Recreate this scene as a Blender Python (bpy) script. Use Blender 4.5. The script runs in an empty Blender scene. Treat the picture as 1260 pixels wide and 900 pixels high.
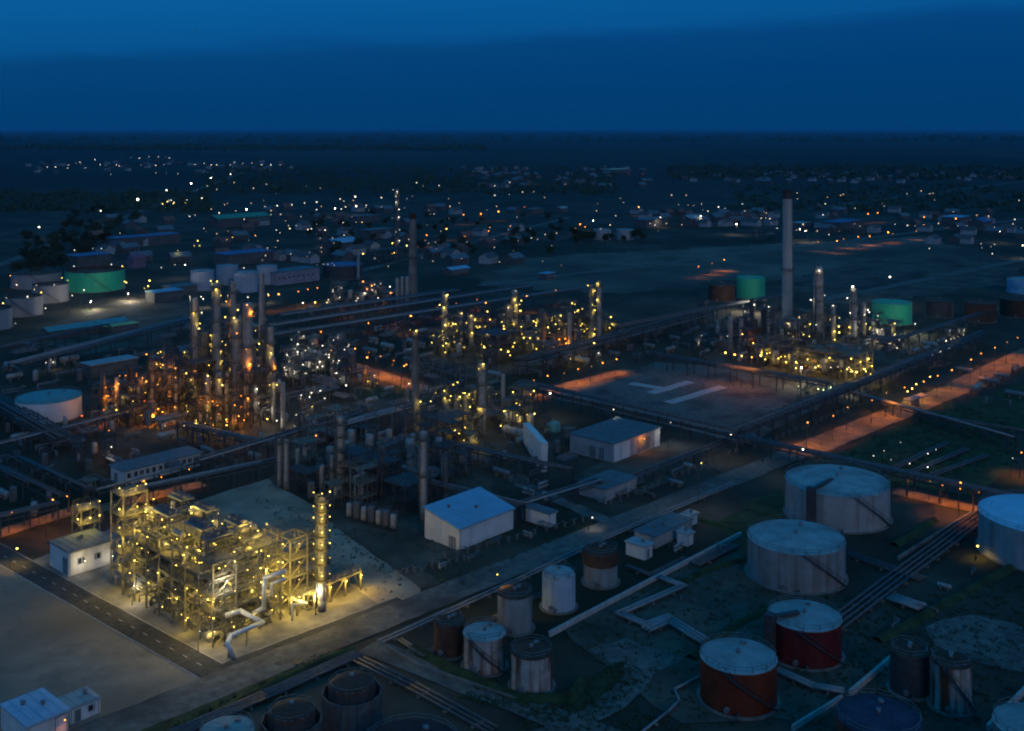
import bpy, math, random
from mathutils import Vector, Matrix
S = bpy.context.scene
COL = S.collection
RND = random.Random(11)
R = math.radians
PI = math.pi

# ---------------------------------------------------------------- camera
# World X runs along the plant's long roads (away to the right), Y along the cross roads (away to the left).
F, CH, HY, TH = 1329.0, 100.0, 158.0, R(42.3)       # focal length in photo pixels, camera height, horizon row, heading
FW, RT = (math.cos(TH), math.sin(TH)), (math.sin(TH), -math.cos(TH))
cd = bpy.data.cameras.new('camera')
cam = bpy.data.objects.new('camera', cd)
COL.objects.link(cam)
S.camera = cam
cam.location = (0, 0, CH)
cam.rotation_euler = (R(90), 0, TH - R(90))
cd.sensor_width = 36
cd.lens = 36 * F / 1260
cd.shift_y = -292 / 1260
cd.clip_start, cd.clip_end = 1, 200000

# ---------------------------------------------------------------- dusk sky
w = bpy.data.worlds.new('World')
S.world = w
w.use_nodes = True
nt = w.node_tree
bg = nt.nodes['Background']
SUN_AZ, SUN_EL = TH + R(180 + 22), R(20)              # afterglow behind the camera
sk = nt.nodes.new('ShaderNodeTexSky')
sk.sky_type = 'NISHITA'
sk.sun_disc = False
sk.sun_elevation = R(3)
sk.sun_rotation = R(90) - SUN_AZ
sk.ozone_density = 8
tc = nt.nodes.new('ShaderNodeTexCoord')
nz = nt.nodes.new('ShaderNodeTexNoise')
nz.inputs['Scale'].default_value = 2.2
nz.inputs['Detail'].default_value = 6
nz.inputs['Roughness'].default_value = .6
mp = nt.nodes.new('ShaderNodeMapping')
mp.inputs['Scale'].default_value = (1, 1, 7)
nt.links.new(tc.outputs['Generated'], mp.inputs[0])
nt.links.new(mp.outputs[0], nz.inputs['Vector'])
dt = nt.nodes.new('ShaderNodeVectorMath')
dt.operation = 'DOT_PRODUCT'
tl = 0.05                                          # the earth's shadow lies a little askew
dt.inputs[1].default_value = (-RT[0] * tl, -RT[1] * tl, 1)
nt.links.new(tc.outputs['Generated'], dt.inputs[0])
ad = nt.nodes.new('ShaderNodeMath')
ad.operation = 'MULTIPLY_ADD'
ad.inputs[1].default_value = 0.045
nt.links.new(nz.outputs['Fac'], ad.inputs[0])
nt.links.new(dt.outputs['Value'], ad.inputs[2])
rp = nt.nodes.new('ShaderNodeValToRGB')
e = rp.color_ramp.elements
stops = [(0.0, (.0004, .043, .150)), (.055, (.0004, .045, .158)), (.095, (.0012, .053, .170)), (.110, (.0020, .082, .24)), (.15, (.0025, .104, .285)),
         (.3, (.002, .125, .34)), (1.0, (.004, .15, .36))]
e[0].position, e[0].color = stops[0][0], stops[0][1] + (1,)
e[1].position, e[1].color = stops[-1][0], stops[-1][1] + (1,)
for p, c in stops[1:-1]:
    n = e.new(p)
    n.color = c + (1,)
nt.links.new(ad.outputs[0], rp.inputs[0])
mx = nt.nodes.new('ShaderNodeMix')
mx.data_type = 'RGBA'
mx.blend_type = 'ADD'
mx.inputs[0].default_value = 1
tn = nt.nodes.new('ShaderNodeMix')
tn.data_type = 'RGBA'
tn.blend_type = 'MULTIPLY'
tn.inputs[0].default_value = 1
tn.inputs[7].default_value = (.0012, .006, .03, 1)
nt.links.new(sk.outputs[0], tn.inputs[6])
nt.links.new(rp.outputs[0], mx.inputs[6])
nt.links.new(tn.outputs[2], mx.inputs[7])
nt.links.new(mx.outputs[2], bg.inputs[0])
bg.inputs[1].default_value = 1.0
sd = bpy.data.lights.new('sun', 'SUN')
sd.energy, sd.angle, sd.color = 0.23, R(25), (1, .86, .74)
sun = bpy.data.objects.new('sun', sd)
COL.objects.link(sun)
sun.rotation_euler = (R(90) - SUN_EL, 0, SUN_AZ + R(90))
S.view_settings.view_transform = 'Standard'
S.view_settings.look = 'None'
S.view_settings.exposure = 0
S.view_settings.gamma = 1
S.view_settings.use_curve_mapping = False
S.cycles.max_bounces = 2
S.cycles.diffuse_bounces = 1
S.cycles.glossy_bounces = 1
S.cycles.use_light_tree = True
S.cycles.sample_clamp_indirect = 3
S.cycles.use_denoising = True
S.cycles.adaptive_threshold = 0.05
S.cycles.filter_width = 2.1

# ---------------------------------------------------------------- survey: photo pixel -> ground point
def at(px, d):
    l = (px - 630) / F * d
    return FW[0] * d + RT[0] * l, FW[1] * d + RT[1] * l
def dep(py, z=0): return F * (CH - z) / (py - HY)
def G(px, py, z=0): return at(px, dep(py, z))
def zat(py, d): return CH - (py - HY) * d / F
def depth_of(x, y): return FW[0] * x + FW[1] * y

# ---------------------------------------------------------------- mesh builder
class MB:
    def __init__(s): s.v, s.f, s.m, s.s, s.mi = [], [], [], [], 0
    def add(s, vs, fs, sm=False):
        o = len(s.v)
        s.v += [tuple(p) for p in vs]
        for f in fs:
            s.f.append(tuple(i + o for i in f)); s.m.append(s.mi); s.s.append(sm)
        return s
    def box(s, a, b):
        x0, y0, z0 = a; x1, y1, z1 = b
        return s.add([(x0,y0,z0),(x1,y0,z0),(x1,y1,z0),(x0,y1,z0),(x0,y0,z1),(x1,y0,z1),(x1,y1,z1),(x0,y1,z1)],
              [(0,3,2,1),(4,5,6,7),(0,1,5,4),(1,2,6,5),(2,3,7,6),(3,0,4,7)])
    def bar(s, p, q, wd, ht=None):
        p, q = Vector(p), Vector(q); d = (q - p)
        if d.length < 1e-6: return s
        d.normalize(); ht = ht or wd
        up = Vector((0, 0, 1)) if abs(d.z) < .95 else Vector((1, 0, 0))
        a = d.cross(up).normalized() * wd / 2; b = a.cross(d).normalized() * ht / 2
        vs = [p-a-b, p+a-b, p+a+b, p-a+b, q-a-b, q+a-b, q+a+b, q-a+b]
        return s.add(vs, [(0,1,2,3),(7,6,5,4),(0,4,5,1),(1,5,6,2),(2,6,7,3),(3,7,4,0)])
    def cyl(s, p, q, r, r2=None, n=10, caps=True):
        p, q = Vector(p), Vector(q); d = (q - p).normalized(); r2 = r if r2 is None else r2
        up = Vector((0, 0, 1)) if abs(d.z) < .95 else Vector((1, 0, 0))
        a = d.cross(up).normalized(); b = d.cross(a)
        cs = [(math.cos(2*PI*i/n), math.sin(2*PI*i/n)) for i in range(n)]
        vs = [p + (a*c + b*t) * r for c, t in cs] + [q + (a*c + b*t) * r2 for c, t in cs]
        s.add(vs, [(i, i + n, (i+1) % n + n, (i+1) % n) for i in range(n)], True)
        if caps:
            o = len(s.v) - 2*n
            for f in (tuple(range(n)), tuple(range(2*n-1, n-1, -1))):
                s.f.append(tuple(i + o for i in f)); s.m.append(s.mi); s.s.append(False)
        return s
    def lathe(s, prof, n=24, c=(0, 0, 0), smooth=True):
        vs, fs = [], []
        cut = [k for k in range(1, len(prof)-1) if abs((math.atan2(prof[k+1][1]-prof[k][1], prof[k+1][0]-prof[k][0]) - math.atan2(prof[k][1]-prof[k-1][1], prof[k][0]-prof[k-1][0]) + PI) % (2*PI) - PI) > .6]
        if cut:                                          # split at sharp corners so that they shade crisply
            for a_, b_ in zip([0] + cut, cut + [len(prof)-1]): s.lathe(prof[a_:b_+1], n, c, smooth)
            return s
        for r, z in prof:
            for i in range(n):
                vs.append((c[0] + r*math.cos(2*PI*i/n), c[1] + r*math.sin(2*PI*i/n), c[2] + z))
        for k in range(len(prof) - 1):
            for i in range(n):
                fs.append((k*n + i, k*n + (i+1) % n, (k+1)*n + (i+1) % n, (k+1)*n + i))
        return s.add(vs, fs, smooth)
    def tube(s, pts, r, n=8):
        for a, b in zip(pts, pts[1:]):
            a, b = Vector(a), Vector(b); d = (b - a).normalized() * r * .6
            s.cyl(a - d, b + d, r, n=n)
        return s
    def ball(s, c, r, n=8, m=5):
        return s.lathe([(max(1e-3, r*math.sin(PI*k/m)), -r*math.cos(PI*k/m)) for k in range(m+1)], n, c)
    def poly(s, pts, z=0): return s.add([(x, y, z) for x, y in pts], [tuple(range(len(pts)))])
    def mesh(s, name, mats):
        me = bpy.data.meshes.new(name)
        me.from_pydata(s.v, [], s.f)
        me.polygons.foreach_set('material_index', s.m)
        me.polygons.foreach_set('use_smooth', s.s)
        for m in (mats if isinstance(mats, (list, tuple)) else [mats]): me.materials.append(m)
        return me
    def build(s, name, mats, parent=None, loc=None):
        return put(name, s.mesh(name, mats), parent, loc)
def put(name, me, parent=None, loc=None, rz=0):
    o = bpy.data.objects.new(name, me); COL.objects.link(o)
    if parent: o.parent = parent
    if loc is not None: o.location = loc
    if rz: o.rotation_euler = (0, 0, rz)
    return o
def tag(o, label, cat, group=None):
    o['label'] = label; o['category'] = cat
    if group: o['group'] = group
    return o
def thing(name, label, cat, loc=(0, 0, 0), rz=0, group=None):
    o = bpy.data.objects.new(name, None); COL.objects.link(o)
    o.empty_display_size = .1
    o.location = loc if len(loc) == 3 else (loc[0], loc[1], 0)
    o.rotation_euler = (0, 0, rz)
    return tag(o, label, cat, group)
def struct(o, label=None, kind='structure'):
    o['kind'] = kind
    if label: o['label'] = label
    return o
KIDS = {}
def dup(root, loc, rz=0, label=None, group=None, sc=None):
    r = root.copy(); COL.objects.link(r)
    r.location = loc if len(loc) == 3 else (loc[0], loc[1], 0); r.rotation_euler = (0, 0, rz)
    if sc: r.scale = sc
    if label: r['label'] = label
    if group: r['group'] = group
    if root.name not in KIDS: KIDS[root.name] = [(c, list(c.children)) for c in root.children]
    for ch, gs in KIDS[root.name]:
        c = ch.copy(); COL.objects.link(c); c.parent = r
        for g in gs:
            k = g.copy(); COL.objects.link(k); k.parent = c
    return r

# ---------------------------------------------------------------- materials
MT = {}
def mat(name, col, rough=.75, metal=0., var=.3, scale=.35, streak=None, bump=0., col2=None, big=None):
    m = bpy.data.materials.new(name); m.use_nodes = True; t = m.node_tree; N = t.nodes; L = t.links
    b = N['Principled BSDF']; b.inputs['Roughness'].default_value = rough; b.inputs['Metallic'].default_value = metal
    b.inputs['Specular IOR Level'].default_value = .25
    tc = N.new('ShaderNodeTexCoord'); nz = N.new('ShaderNodeTexNoise')
    nz.inputs['Scale'].default_value = scale; nz.inputs['Detail'].default_value = 6; nz.inputs['Roughness'].default_value = .65
    L.new(tc.outputs['Object'], nz.inputs['Vector'])
    rp = N.new('ShaderNodeValToRGB'); e = rp.color_ramp.elements
    c2 = col2 or tuple(min(1, c * (1 + var)) for c in col); c1 = tuple(c * (1 - var) for c in col)
    e[0].position, e[0].color, e[1].position, e[1].color = .34, c1 + (1,), .66, c2 + (1,)
    L.new(nz.outputs['Fac'], rp.inputs[0]); out = rp.outputs[0]
    def over(out, sock, c, lo, hi):
        r2 = N.new('ShaderNodeMapRange'); r2.inputs['From Min'].default_value = lo; r2.inputs['From Max'].default_value = hi
        L.new(sock, r2.inputs['Value']); mx = N.new('ShaderNodeMix'); mx.data_type = 'RGBA'
        L.new(r2.outputs[0], mx.inputs[0]); L.new(out, mx.inputs[6]); mx.inputs[7].default_value = c + (1,)
        return mx.outputs[2]
    if streak:
        mp = N.new('ShaderNodeMapping'); mp.inputs['Scale'].default_value = (1, 1, .06)
        L.new(tc.outputs['Object'], mp.inputs[0]); n2 = N.new('ShaderNodeTexNoise'); n2.inputs['Scale'].default_value = streak[1]
        n2.inputs['Detail'].default_value = 4; L.new(mp.outputs[0], n2.inputs['Vector'])
        out = over(out, n2.outputs['Fac'], streak[0], streak[2], streak[3])
    if big:
        n3 = N.new('ShaderNodeTexNoise'); n3.inputs['Scale'].default_value = big[1]; n3.inputs['Detail'].default_value = 5
        L.new(tc.outputs['Object'], n3.inputs['Vector']); out = over(out, n3.outputs['Fac'], big[0], big[2], big[3])
    L.new(out, b.inputs['Base Color'])
    if bump:
        bp = N.new('ShaderNodeBump'); bp.inputs['Strength'].default_value = .6; bp.inputs['Distance'].default_value = bump
        L.new(nz.outputs['Fac'], bp.inputs['Height']); L.new(bp.outputs[0], b.inputs['Normal'])
    MT[name] = m
    return m
def emit(name, col, st):
    m = bpy.data.materials.new(name); m.use_nodes = True; t = m.node_tree
    b = t.nodes['Principled BSDF']; b.inputs['Base Color'].default_value = (.5, .5, .5, 1)
    b.inputs['Emission Color'].default_value = col + (1,); b.inputs['Emission Strength'].default_value = st
    m.cycles.emission_sampling = 'NONE'                  # each bulb's light is cast by the lamp object beside it
    MT[name] = m
    return m
steel = mat('galvanised_steel', (.20, .205, .21), .5, .3, .25, 1.5, ((.16, .10, .07), .8, .55, .75))
dsteel = mat('dark_steel', (.065, .068, .07), .6, .2, .3, 1.2)
ysteel = mat('weathered_structural_steel', (.18, .165, .125), .7, 0, .4, 1.1, ((.06, .045, .03), 1.3, .5, .75))
pipem = mat('pipe_cladding', (.11, .115, .12), .55, .2, .3, .8, ((.10, .08, .06), .7, .58, .8))
pipew = mat('bright_pipe_cladding', (.27, .28, .28), .5, .25, .2, .8, ((.2, .18, .16), .6, .55, .8))
ductw = mat('white_duct_cladding', (.66, .66, .64), .4, .2, .1, .8)
clad = mat('column_cladding', (.35, .335, .31), .55, .2, .25, .6, ((.24, .18, .13), .5, .5, .75))
cladd = mat('dull_vessel_paint', (.12, .122, .125), .6, .1, .3, .8, ((.11, .07, .05), .7, .5, .75))
wtank = mat('white_tank_paint', (.35, .35, .345), .6, 0, .15, .25, ((.22, .19, .165), .7, .46, .75))
wroof = mat('pale_roof_paint', (.32, .36, .35), .65, 0, .22, .35, None, 0, None, ((.20, .19, .17), .10, .46, .68))
gtank = mat('grey_tank_paint', (.25, .265, .265), .6, 0, .2, .3, ((.16, .12, .09), .8, .48, .76))
rtank = mat('rusty_tank_plate', (.36, .33, .30), .7, 0, .3, .5, ((.13, .045, .02), .75, .44, .60))
brown = mat('rust_brown_plate', (.09, .045, .03), .8, 0, .4, .5)
ptank = mat('dull_pale_tank_paint', (.30, .29, .29), .65, 0, .15, .06)
pbtank = mat('pale_blue_plate', (.36, .40, .46), .6, 0, .12, .08)
redt = mat('dark_red_tank_paint', (.13, .014, .016), .6, 0, .25, .4, ((.10, .03, .025), .6, .5, .75))
oranget = mat('rusty_red_tank_paint', (.17, .030, .012), .65, 0, .3, .4, ((.12, .03, .015), .6, .5, .72))
greent = mat('green_tank_paint', (.03, .42, .24), .55, 0, .12, .15)
teal = mat('teal_paint', (.10, .30, .30), .6, 0, .2, .4)
wallw = mat('white_sheet_wall', (.70, .68, .64), .6, 0, .10, .3, ((.42, .40, .37), .4, .55, .8))
wallg = mat('grey_sheet_wall', (.34, .35, .35), .6, 0, .15, .3)
roofb = mat('blue_sheet_roof', (.20, .42, .55), .55, 0, .12, .3)
roofd = mat('dark_sheet_roof', (.13, .16, .17), .7, 0, .2, .4)
roofg = mat('green_sheet_roof', (.05, .28, .18), .6, 0, .2, .2)
farwall = mat('dull_hall_wall', (.10, .10, .10), .75, 0, .25, .2)
roofblue = mat('deep_blue_sheet_roof', (.07, .13, .26), .55, 0, .2, .2)
concrete = mat('concrete', (.22, .205, .18), .9, 0, .25, .4, None, 0, None, ((.12, .11, .10), .15, .46, .68))
concw = mat('pale_concrete', (.42, .40, .37), .9, 0, .2, .6)
asphalt = mat('asphalt', (.055, .053, .05), .9, 0, .35, .8, None, .01, None, ((.085, .08, .072), .08, .5, .65))
lamptoned = mat('lamp_toned_road', (.20, .145, .09), .95, 0, .3, .4, None, .02, None, ((.11, .08, .05), .09, .45, .68))  # brown put into the road colour to deepen the orange lamplight
gravelroad = mat('worn_concrete_road', (.145, .132, .112), .92, 0, .35, .5, None, .01, None, ((.06, .056, .05), .07, .48, .68))
dirt = mat('sandy_dirt', (.25, .205, .155), .95, 0, .3, .14, None, .03, None, ((.15, .118, .085), .035, .5, .68))
sandlot = mat('pale_lot_sand', (.36, .285, .205), .95, 0, .25, .12, None, .03, None, ((.22, .17, .12), .05, .46, .66))
dirt2 = mat('dark_packed_earth', (.105, .088, .066), .95, 0, .4, .1, None, .03, None, ((.040, .038, .025), .04, .46, .64))
flatm = mat('open_flat_earth', (.14, .115, .085), .95, 0, .45, .02, None, .03, None, ((.06, .052, .04), .008, .42, .62))
grassm = mat('rough_grass', (.035, .055, .022), .95, 0, .5, .25, None, .05)
leafm = mat('foliage', (.035, .055, .025), .9, 0, .5, 1.2)
barkm = mat('bark', (.08, .06, .045), .95)
paintw = mat('road_paint', (.34, .33, .31), .9, 0, .5, 2.5)
rubber = mat('black_rubber', (.03, .03, .03), .85)
glass = mat('window_glass', (.03, .04, .05), .15, 0, .2)
carred = mat('car_paint_red', (.16, .015, .012), .3)
brick = mat('red_shingle', (.20, .09, .07), .85)
LC = {'w': ((1, .90, .68), 5.5), 'W': ((1, .88, .62), 20), 'y': ((1, .70, .12), 11), 'Y': ((1, .64, .10), 14),
      'o': ((1, .30, .025), 9), 'O': ((1, .29, .03), 12), 'r': ((1, .17, .025), 6), 'g': ((.72, 1, .42), 8), 'f': ((1, .72, .42), 2.5)}
for k, (c, s) in LC.items(): emit('lamp_glow_' + {'w': 'white', 'W': 'bright_white', 'y': 'yellow', 'Y': 'bright_yellow', 'o': 'sodium', 'O': 'bright_sodium', 'r': 'red', 'g': 'greenish', 'f': 'faint'}[k], c, s)
LM = {k: MT['lamp_glow_' + n] for k, n in (('w', 'white'), ('W', 'bright_white'), ('y', 'yellow'), ('Y', 'bright_yellow'), ('o', 'sodium'), ('O', 'bright_sodium'), ('r', 'red'), ('g', 'greenish'), ('f', 'faint'))}

# ---------------------------------------------------------------- ground and haze
def jit(pts, step=6, amp=.8, rnd=RND):
    out = []
    for (x0, y0), (x1, y1) in zip(pts, pts[1:] + pts[:1]):
        n = max(1, int(math.hypot(x1-x0, y1-y0) / step))
        for k in range(n):
            t = k / n; a = amp if k else amp*.4
            out.append((x0 + (x1-x0)*t + rnd.uniform(-a, a), y0 + (y1-y0)*t + rnd.uniform(-a, a)))
    return out
gm = mat('ground_earth', (.045, .039, .028), .95, 0, .5, .03, None, .04, (.098, .082, .058), ((.020, .026, .013), .011, .46, .62))
t = gm.node_tree; N = t.nodes; L = t.links                          # far fields: large cells of differing soil and crop
b = N['Principled BSDF']; base = b.inputs['Base Color'].links[0].from_socket
tcg = N.new('ShaderNodeTexCoord'); vo = N.new('ShaderNodeTexVoronoi'); vo.inputs['Scale'].default_value = .0016
mpg = N.new('ShaderNodeMapping'); mpg.inputs['Scale'].default_value = (1, .45, 1); mpg.inputs['Rotation'].default_value = (0, 0, .5)
L.new(tcg.outputs['Object'], mpg.inputs[0]); L.new(mpg.outputs[0], vo.inputs['Vector'])
vr = N.new('ShaderNodeValToRGB'); vr.color_ramp.interpolation = 'CONSTANT'; ee = vr.color_ramp.elements
ee[0].color = (.012, .015, .009, 1); ee[1].position = .3; ee[1].color = (.028, .025, .018, 1)
for p, c in ((.5, (.016, .024, .012, 1)), (.68, (.042, .036, .027, 1)), (.85, (.010, .013, .008, 1))):
    q = ee.new(p); q.color = c
L.new(vo.outputs['Color'], vr.inputs[0])
ln = N.new('ShaderNodeVectorMath'); ln.operation = 'LENGTH'; L.new(tcg.outputs['Object'], ln.inputs[0])
mr = N.new('ShaderNodeMapRange'); mr.inputs['From Min'].default_value = 1100; mr.inputs['From Max'].default_value = 2200
L.new(ln.outputs['Value'], mr.inputs['Value']); mg = N.new('ShaderNodeMix'); mg.data_type = 'RGBA'
L.new(mr.outputs[0], mg.inputs[0]); L.new(base, mg.inputs[6]); L.new(vr.outputs[0], mg.inputs[7]); L.new(mg.outputs[2], b.inputs['Base Color'])
m = MB()
GRID = [-60000, -20000, -6000, -2000, -600, -200, 0, 200, 600, 2000, 6000, 20000, 60000]
n = len(GRID)
m.add([(x, y, 0) for y in GRID for x in GRID], [(j*n+i, j*n+i+1, (j+1)*n+i+1, (j+1)*n+i) for j in range(n-1) for i in range(n-1)])
struct(m.build('ground', gm), 'dark flat plain of scrub and fields reaching to the horizon')
hz = bpy.data.materials.new('dusk_haze'); hz.use_nodes = True; t = hz.node_tree
t.nodes.remove(t.nodes['Principled BSDF']); pv = t.nodes.new('ShaderNodeVolumePrincipled')
pv.inputs['Color'].default_value = (.50, .74, 1, 1); pv.inputs['Density'].default_value = 3.4e-5; pv.inputs['Anisotropy'].default_value = .7
t.links.new(pv.outputs[0], t.nodes['Material Output'].inputs['Volume'])
o = MB().box((-61000, -61000, -1), (61000, 61000, 112)).build('haze', hz)
struct(o, 'thin blue evening haze over the plain', 'stuff')

ZL = [0.02]
KEEP = []                                                # roads and open yards stay clear of equipment
def sheet(name, pts, ma, label=None, jitter=.8, step=6, kind='structure'):
    ZL[0] += .006
    p = jit(pts, step, jitter) if jitter else pts
    if name in ('road', 'dirt_lot', 'dirt_yard', 'gravel_yard', 'concrete_apron', 'gravel_flat'): KEEP.append(list(pts))
    a = sum(x0*y1 - x1*y0 for (x0, y0), (x1, y1) in zip(p, p[1:] + p[:1]))
    if a < 0: p = p[::-1]
    return struct(MB().poly(p, ZL[0]).build(name, ma), label, kind)
def GP(*pp): return [G(x, y) for x, y in pp]
def strip(p0, p1, wd):
    d = Vector((p1[0]-p0[0], p1[1]-p0[1])).normalized(); n = Vector((-d.y, d.x)) * wd / 2
    return [(p0[0]+n.x, p0[1]+n.y), (p0[0]-n.x, p0[1]-n.y), (p1[0]-n.x, p1[1]-n.y), (p1[0]+n.x, p1[1]+n.y)]
def road(p0, p1, wd, ma, label, jitter=.25, name='road', kerb=False):
    o = sheet(name, strip(p0, p1, wd), ma, label, jitter, 4)
    if kerb:
        d = Vector((p1[0]-p0[0], p1[1]-p0[1])); Ln = d.length; d.normalize(); n = Vector((-d.y, d.x))
        for sgn in (-1, 1):
            k = MB(); q = 0
            while q < Ln - 1:                            # kerb stones, laid end to end
                a = Vector(p0) + d*q + n*sgn*(wd/2 + .12); c = a + d*min(.96, Ln - q)
                k.bar((a.x, a.y, .07), (c.x, c.y, .07), .22, .14); q += 1
            kk = k.build('kerb', concw, o)
            kk['kind'] = 'stuff'
    return o

# ---------------------------------------------------------------- lamps
LMESH = {}
def lamp_mesh(c, r, kind):
    k = (c, round(r, 2), kind)
    if k in LMESH: return LMESH[k]
    m = MB()
    if kind == 'wall':                                   # bracket, hood and glass globe; origin at the globe
        m.bar((0, .7 + r, .25), (0, 0, r + .1), .12); m.cyl((0, 0, r*.75), (0, 0, r*1.15), r*.9, r*.35, 8)
    elif kind == 'head':                                 # street lamp head
        m.cyl((0, 0, r*.8), (0, 0, r*1.4), r*1.15, r*.5, 10)
    m.mi = 1; m.ball((0, 0, 0), r, 8, 6)
    LMESH[k] = m.mesh('lamp', [dsteel, LM[c]])
    return LMESH[k]
def glow(parent, loc, c, power, size=.4, cone=None):
    ld = bpy.data.lights.new('lamp_light', 'SPOT' if cone else 'POINT')
    if cone: ld.spot_size, ld.spot_blend = R(cone), .7
    ld.energy = power; ld.color = LC[c][0]; ld.shadow_soft_size = size
    o = bpy.data.objects.new('lamp_light', ld); COL.objects.link(o); o.parent = parent; o.location = loc
    return o
PW = {'w': 500, 'W': 1500, 'y': 500, 'Y': 1500, 'o': 450, 'O': 1300, 'r': 400, 'g': 500, 'f': 0}
LR = random.Random(3)
def rad(d, c): return round(max(.10, min(.62, d * (.00062 if c in 'WYO' else .00044) * (1 if d < 650 else .75))) * LR.choice((.45, .6, .75, .9, 1, 1.2)), 2)
POLE = {}
def street_lamp(px, py, c, label, group, z=9., pw=None, nm='street_lamp', arm=1.6, d=None, rs=1.):
    d = d or dep(py, z); x, y = at(px, d); r = round(rad(d, c)*rs, 2)
    o = thing(nm, label, 'street lamp', (x, y, 0), 0, group)
    k = (round(z, 1), arm)
    if k not in POLE:
        m = MB(); m.cyl((0, 0, 0), (0, 0, .5), .16, .14, 8); m.cyl((0, 0, .4), (0, 0, z + .9), .085, .05, 8)
        a = MB(); a.tube([(0, 0, z + .75), (arm*.5, 0, z + 1.0), (arm, 0, z + .9)], .05, 6)
        POLE[k] = (m.mesh('pole', dsteel), a.mesh('arm', dsteel))
    # pole foot stands so that the head hangs over the survey point
    o.location = (x - arm, y, 0)
    put('pole', POLE[k][0], o); put('arm', POLE[k][1], o)
    put('lamp_head', lamp_mesh(c, r, 'head'), o, (arm, 0, z))
    if pw is None: pw = PW[c]
    if pw: glow(o, (arm, 0, z - r - .25), c, pw, .3, 124 if c in 'oOr' and nm == 'street_lamp' else 160 if nm == 'street_lamp' else None)
    return o
def unit_lamp(parent, loc, c, d, pw=0, off=(0, 0, 0)):
    r = rad(d, c)
    o = put('lamp', lamp_mesh(c, r, 'wall'), parent, loc)
    if pw: glow(parent, (loc[0] - .5, loc[1] - .5, loc[2] - .4), c, pw, .3)
    return o
def conv(ox, oy, s, pts): return [(ox + x / s, oy + y / s, c) for x, y, c in pts]

# ---------------------------------------------------------------- equipment builders
def rail(m, pts, z, h=1.1, w=.07):
    for a, b in zip(pts, pts[1:]):
        for q in (h, h*.5): m.bar((a[0], a[1], z+q), (b[0], b[1], z+q), w)
        n = max(1, int(math.hypot(b[0]-a[0], b[1]-a[1]) / 2))
        for k in range(n + 1):
            t = k / n; x, y = a[0] + (b[0]-a[0])*t, a[1] + (b[1]-a[1])*t; m.bar((x, y, z), (x, y, z+h), w)
def ring_rail(m, r, z, a0=0, a1=2*PI, n=12):
    rail(m, [(r*math.cos(a0 + (a1-a0)*k/n), r*math.sin(a0 + (a1-a0)*k/n)) for k in range(n+1)], z)
CAMDIR = math.atan2(-FW[1], -FW[0])
def column(name, label, px, yb, yt, wpx, cat='column', ma=None, plats=(), pipe=True, group=None, d=None, hoops=True):
    d = d or dep(yb); x, y = at(px, d); rr = wpx/2*d/F; h = zat(yt, d); ma = ma or clad
    o = thing(name, label, cat, (x, y, 0), 0, group)
    MB().cyl((0, 0, 0), (0, 0, 2.2), rr*1.12, rr*1.02, 16).build('skirt', concrete, o)
    prof = [(rr, 2.2)]
    nb = int(h / 5)
    for k in range(1, nb):
        z = 2.2 + (h-2.2-rr*.6)*k/nb; prof += [(rr, z-.06), (rr*1.05, z-.05), (rr*1.05, z+.05), (rr, z+.06)]
    prof += [(rr, h - rr*.6)]
    MB().lathe(prof, 18).build('shell', ma, o)
    MB().lathe([(rr*math.cos(a*PI/12), h - rr*.6 + rr*.6*math.sin(a*PI/12)) for a in range(6)] + [(.01, h)], 18).build('head', ma, o)
    for i, pz in enumerate(plats):
        z = h*pz; R2 = rr + 1.0; m = MB(); a0 = CAMDIR - 2.0 + (i % 3)*.5; a1 = a0 + 4.2; nn = 14
        vs, fs = [], []
        for k in range(nn+1):
            a = a0 + (a1-a0)*k/nn
            for q, zz in ((rr*1.02, z), (R2, z), (R2, z-.12), (rr*1.02, z-.12)): vs.append((q*math.cos(a), q*math.sin(a), zz))
        for k in range(nn):
            for j in range(4): fs.append((k*4+j, k*4+(j+1) % 4, k*4+4+(j+1) % 4, k*4+4+j))
        m.add(vs, fs); ring_rail(m, R2-.05, z, a0, a1, nn); m.build('platform', ysteel, o)
    m = MB(); a = CAMDIR + .9; cx, cy = (rr+.25)*math.cos(a), (rr+.25)*math.sin(a); tx, ty = -math.sin(a)*.25, math.cos(a)*.25
    for sg in (-1, 1): m.bar((cx+sg*tx, cy+sg*ty, .3), (cx+sg*tx, cy+sg*ty, h-rr*.4), .07)
    for k in range(int(h/.9)): m.bar((cx-tx, cy-ty, .6+k*.9), (cx+tx, cy+ty, .6+k*.9), .05)
    m.build('ladder', steel, o)
    if pipe:
        a = CAMDIR - .8; q = rr + .55; pr = max(.18, rr*.2); c_, s_ = math.cos(a), math.sin(a)
        MB().tube([(0, 0, h-.1), (0, 0, h+.7), (q*c_, q*s_, h+.7), (q*c_, q*s_, 1.2), ((q+2)*c_, (q+2)*s_, 1.2)], pr, 8).build('overhead_pipe', pipem, o)
    return o, d, x, y, rr, h
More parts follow.
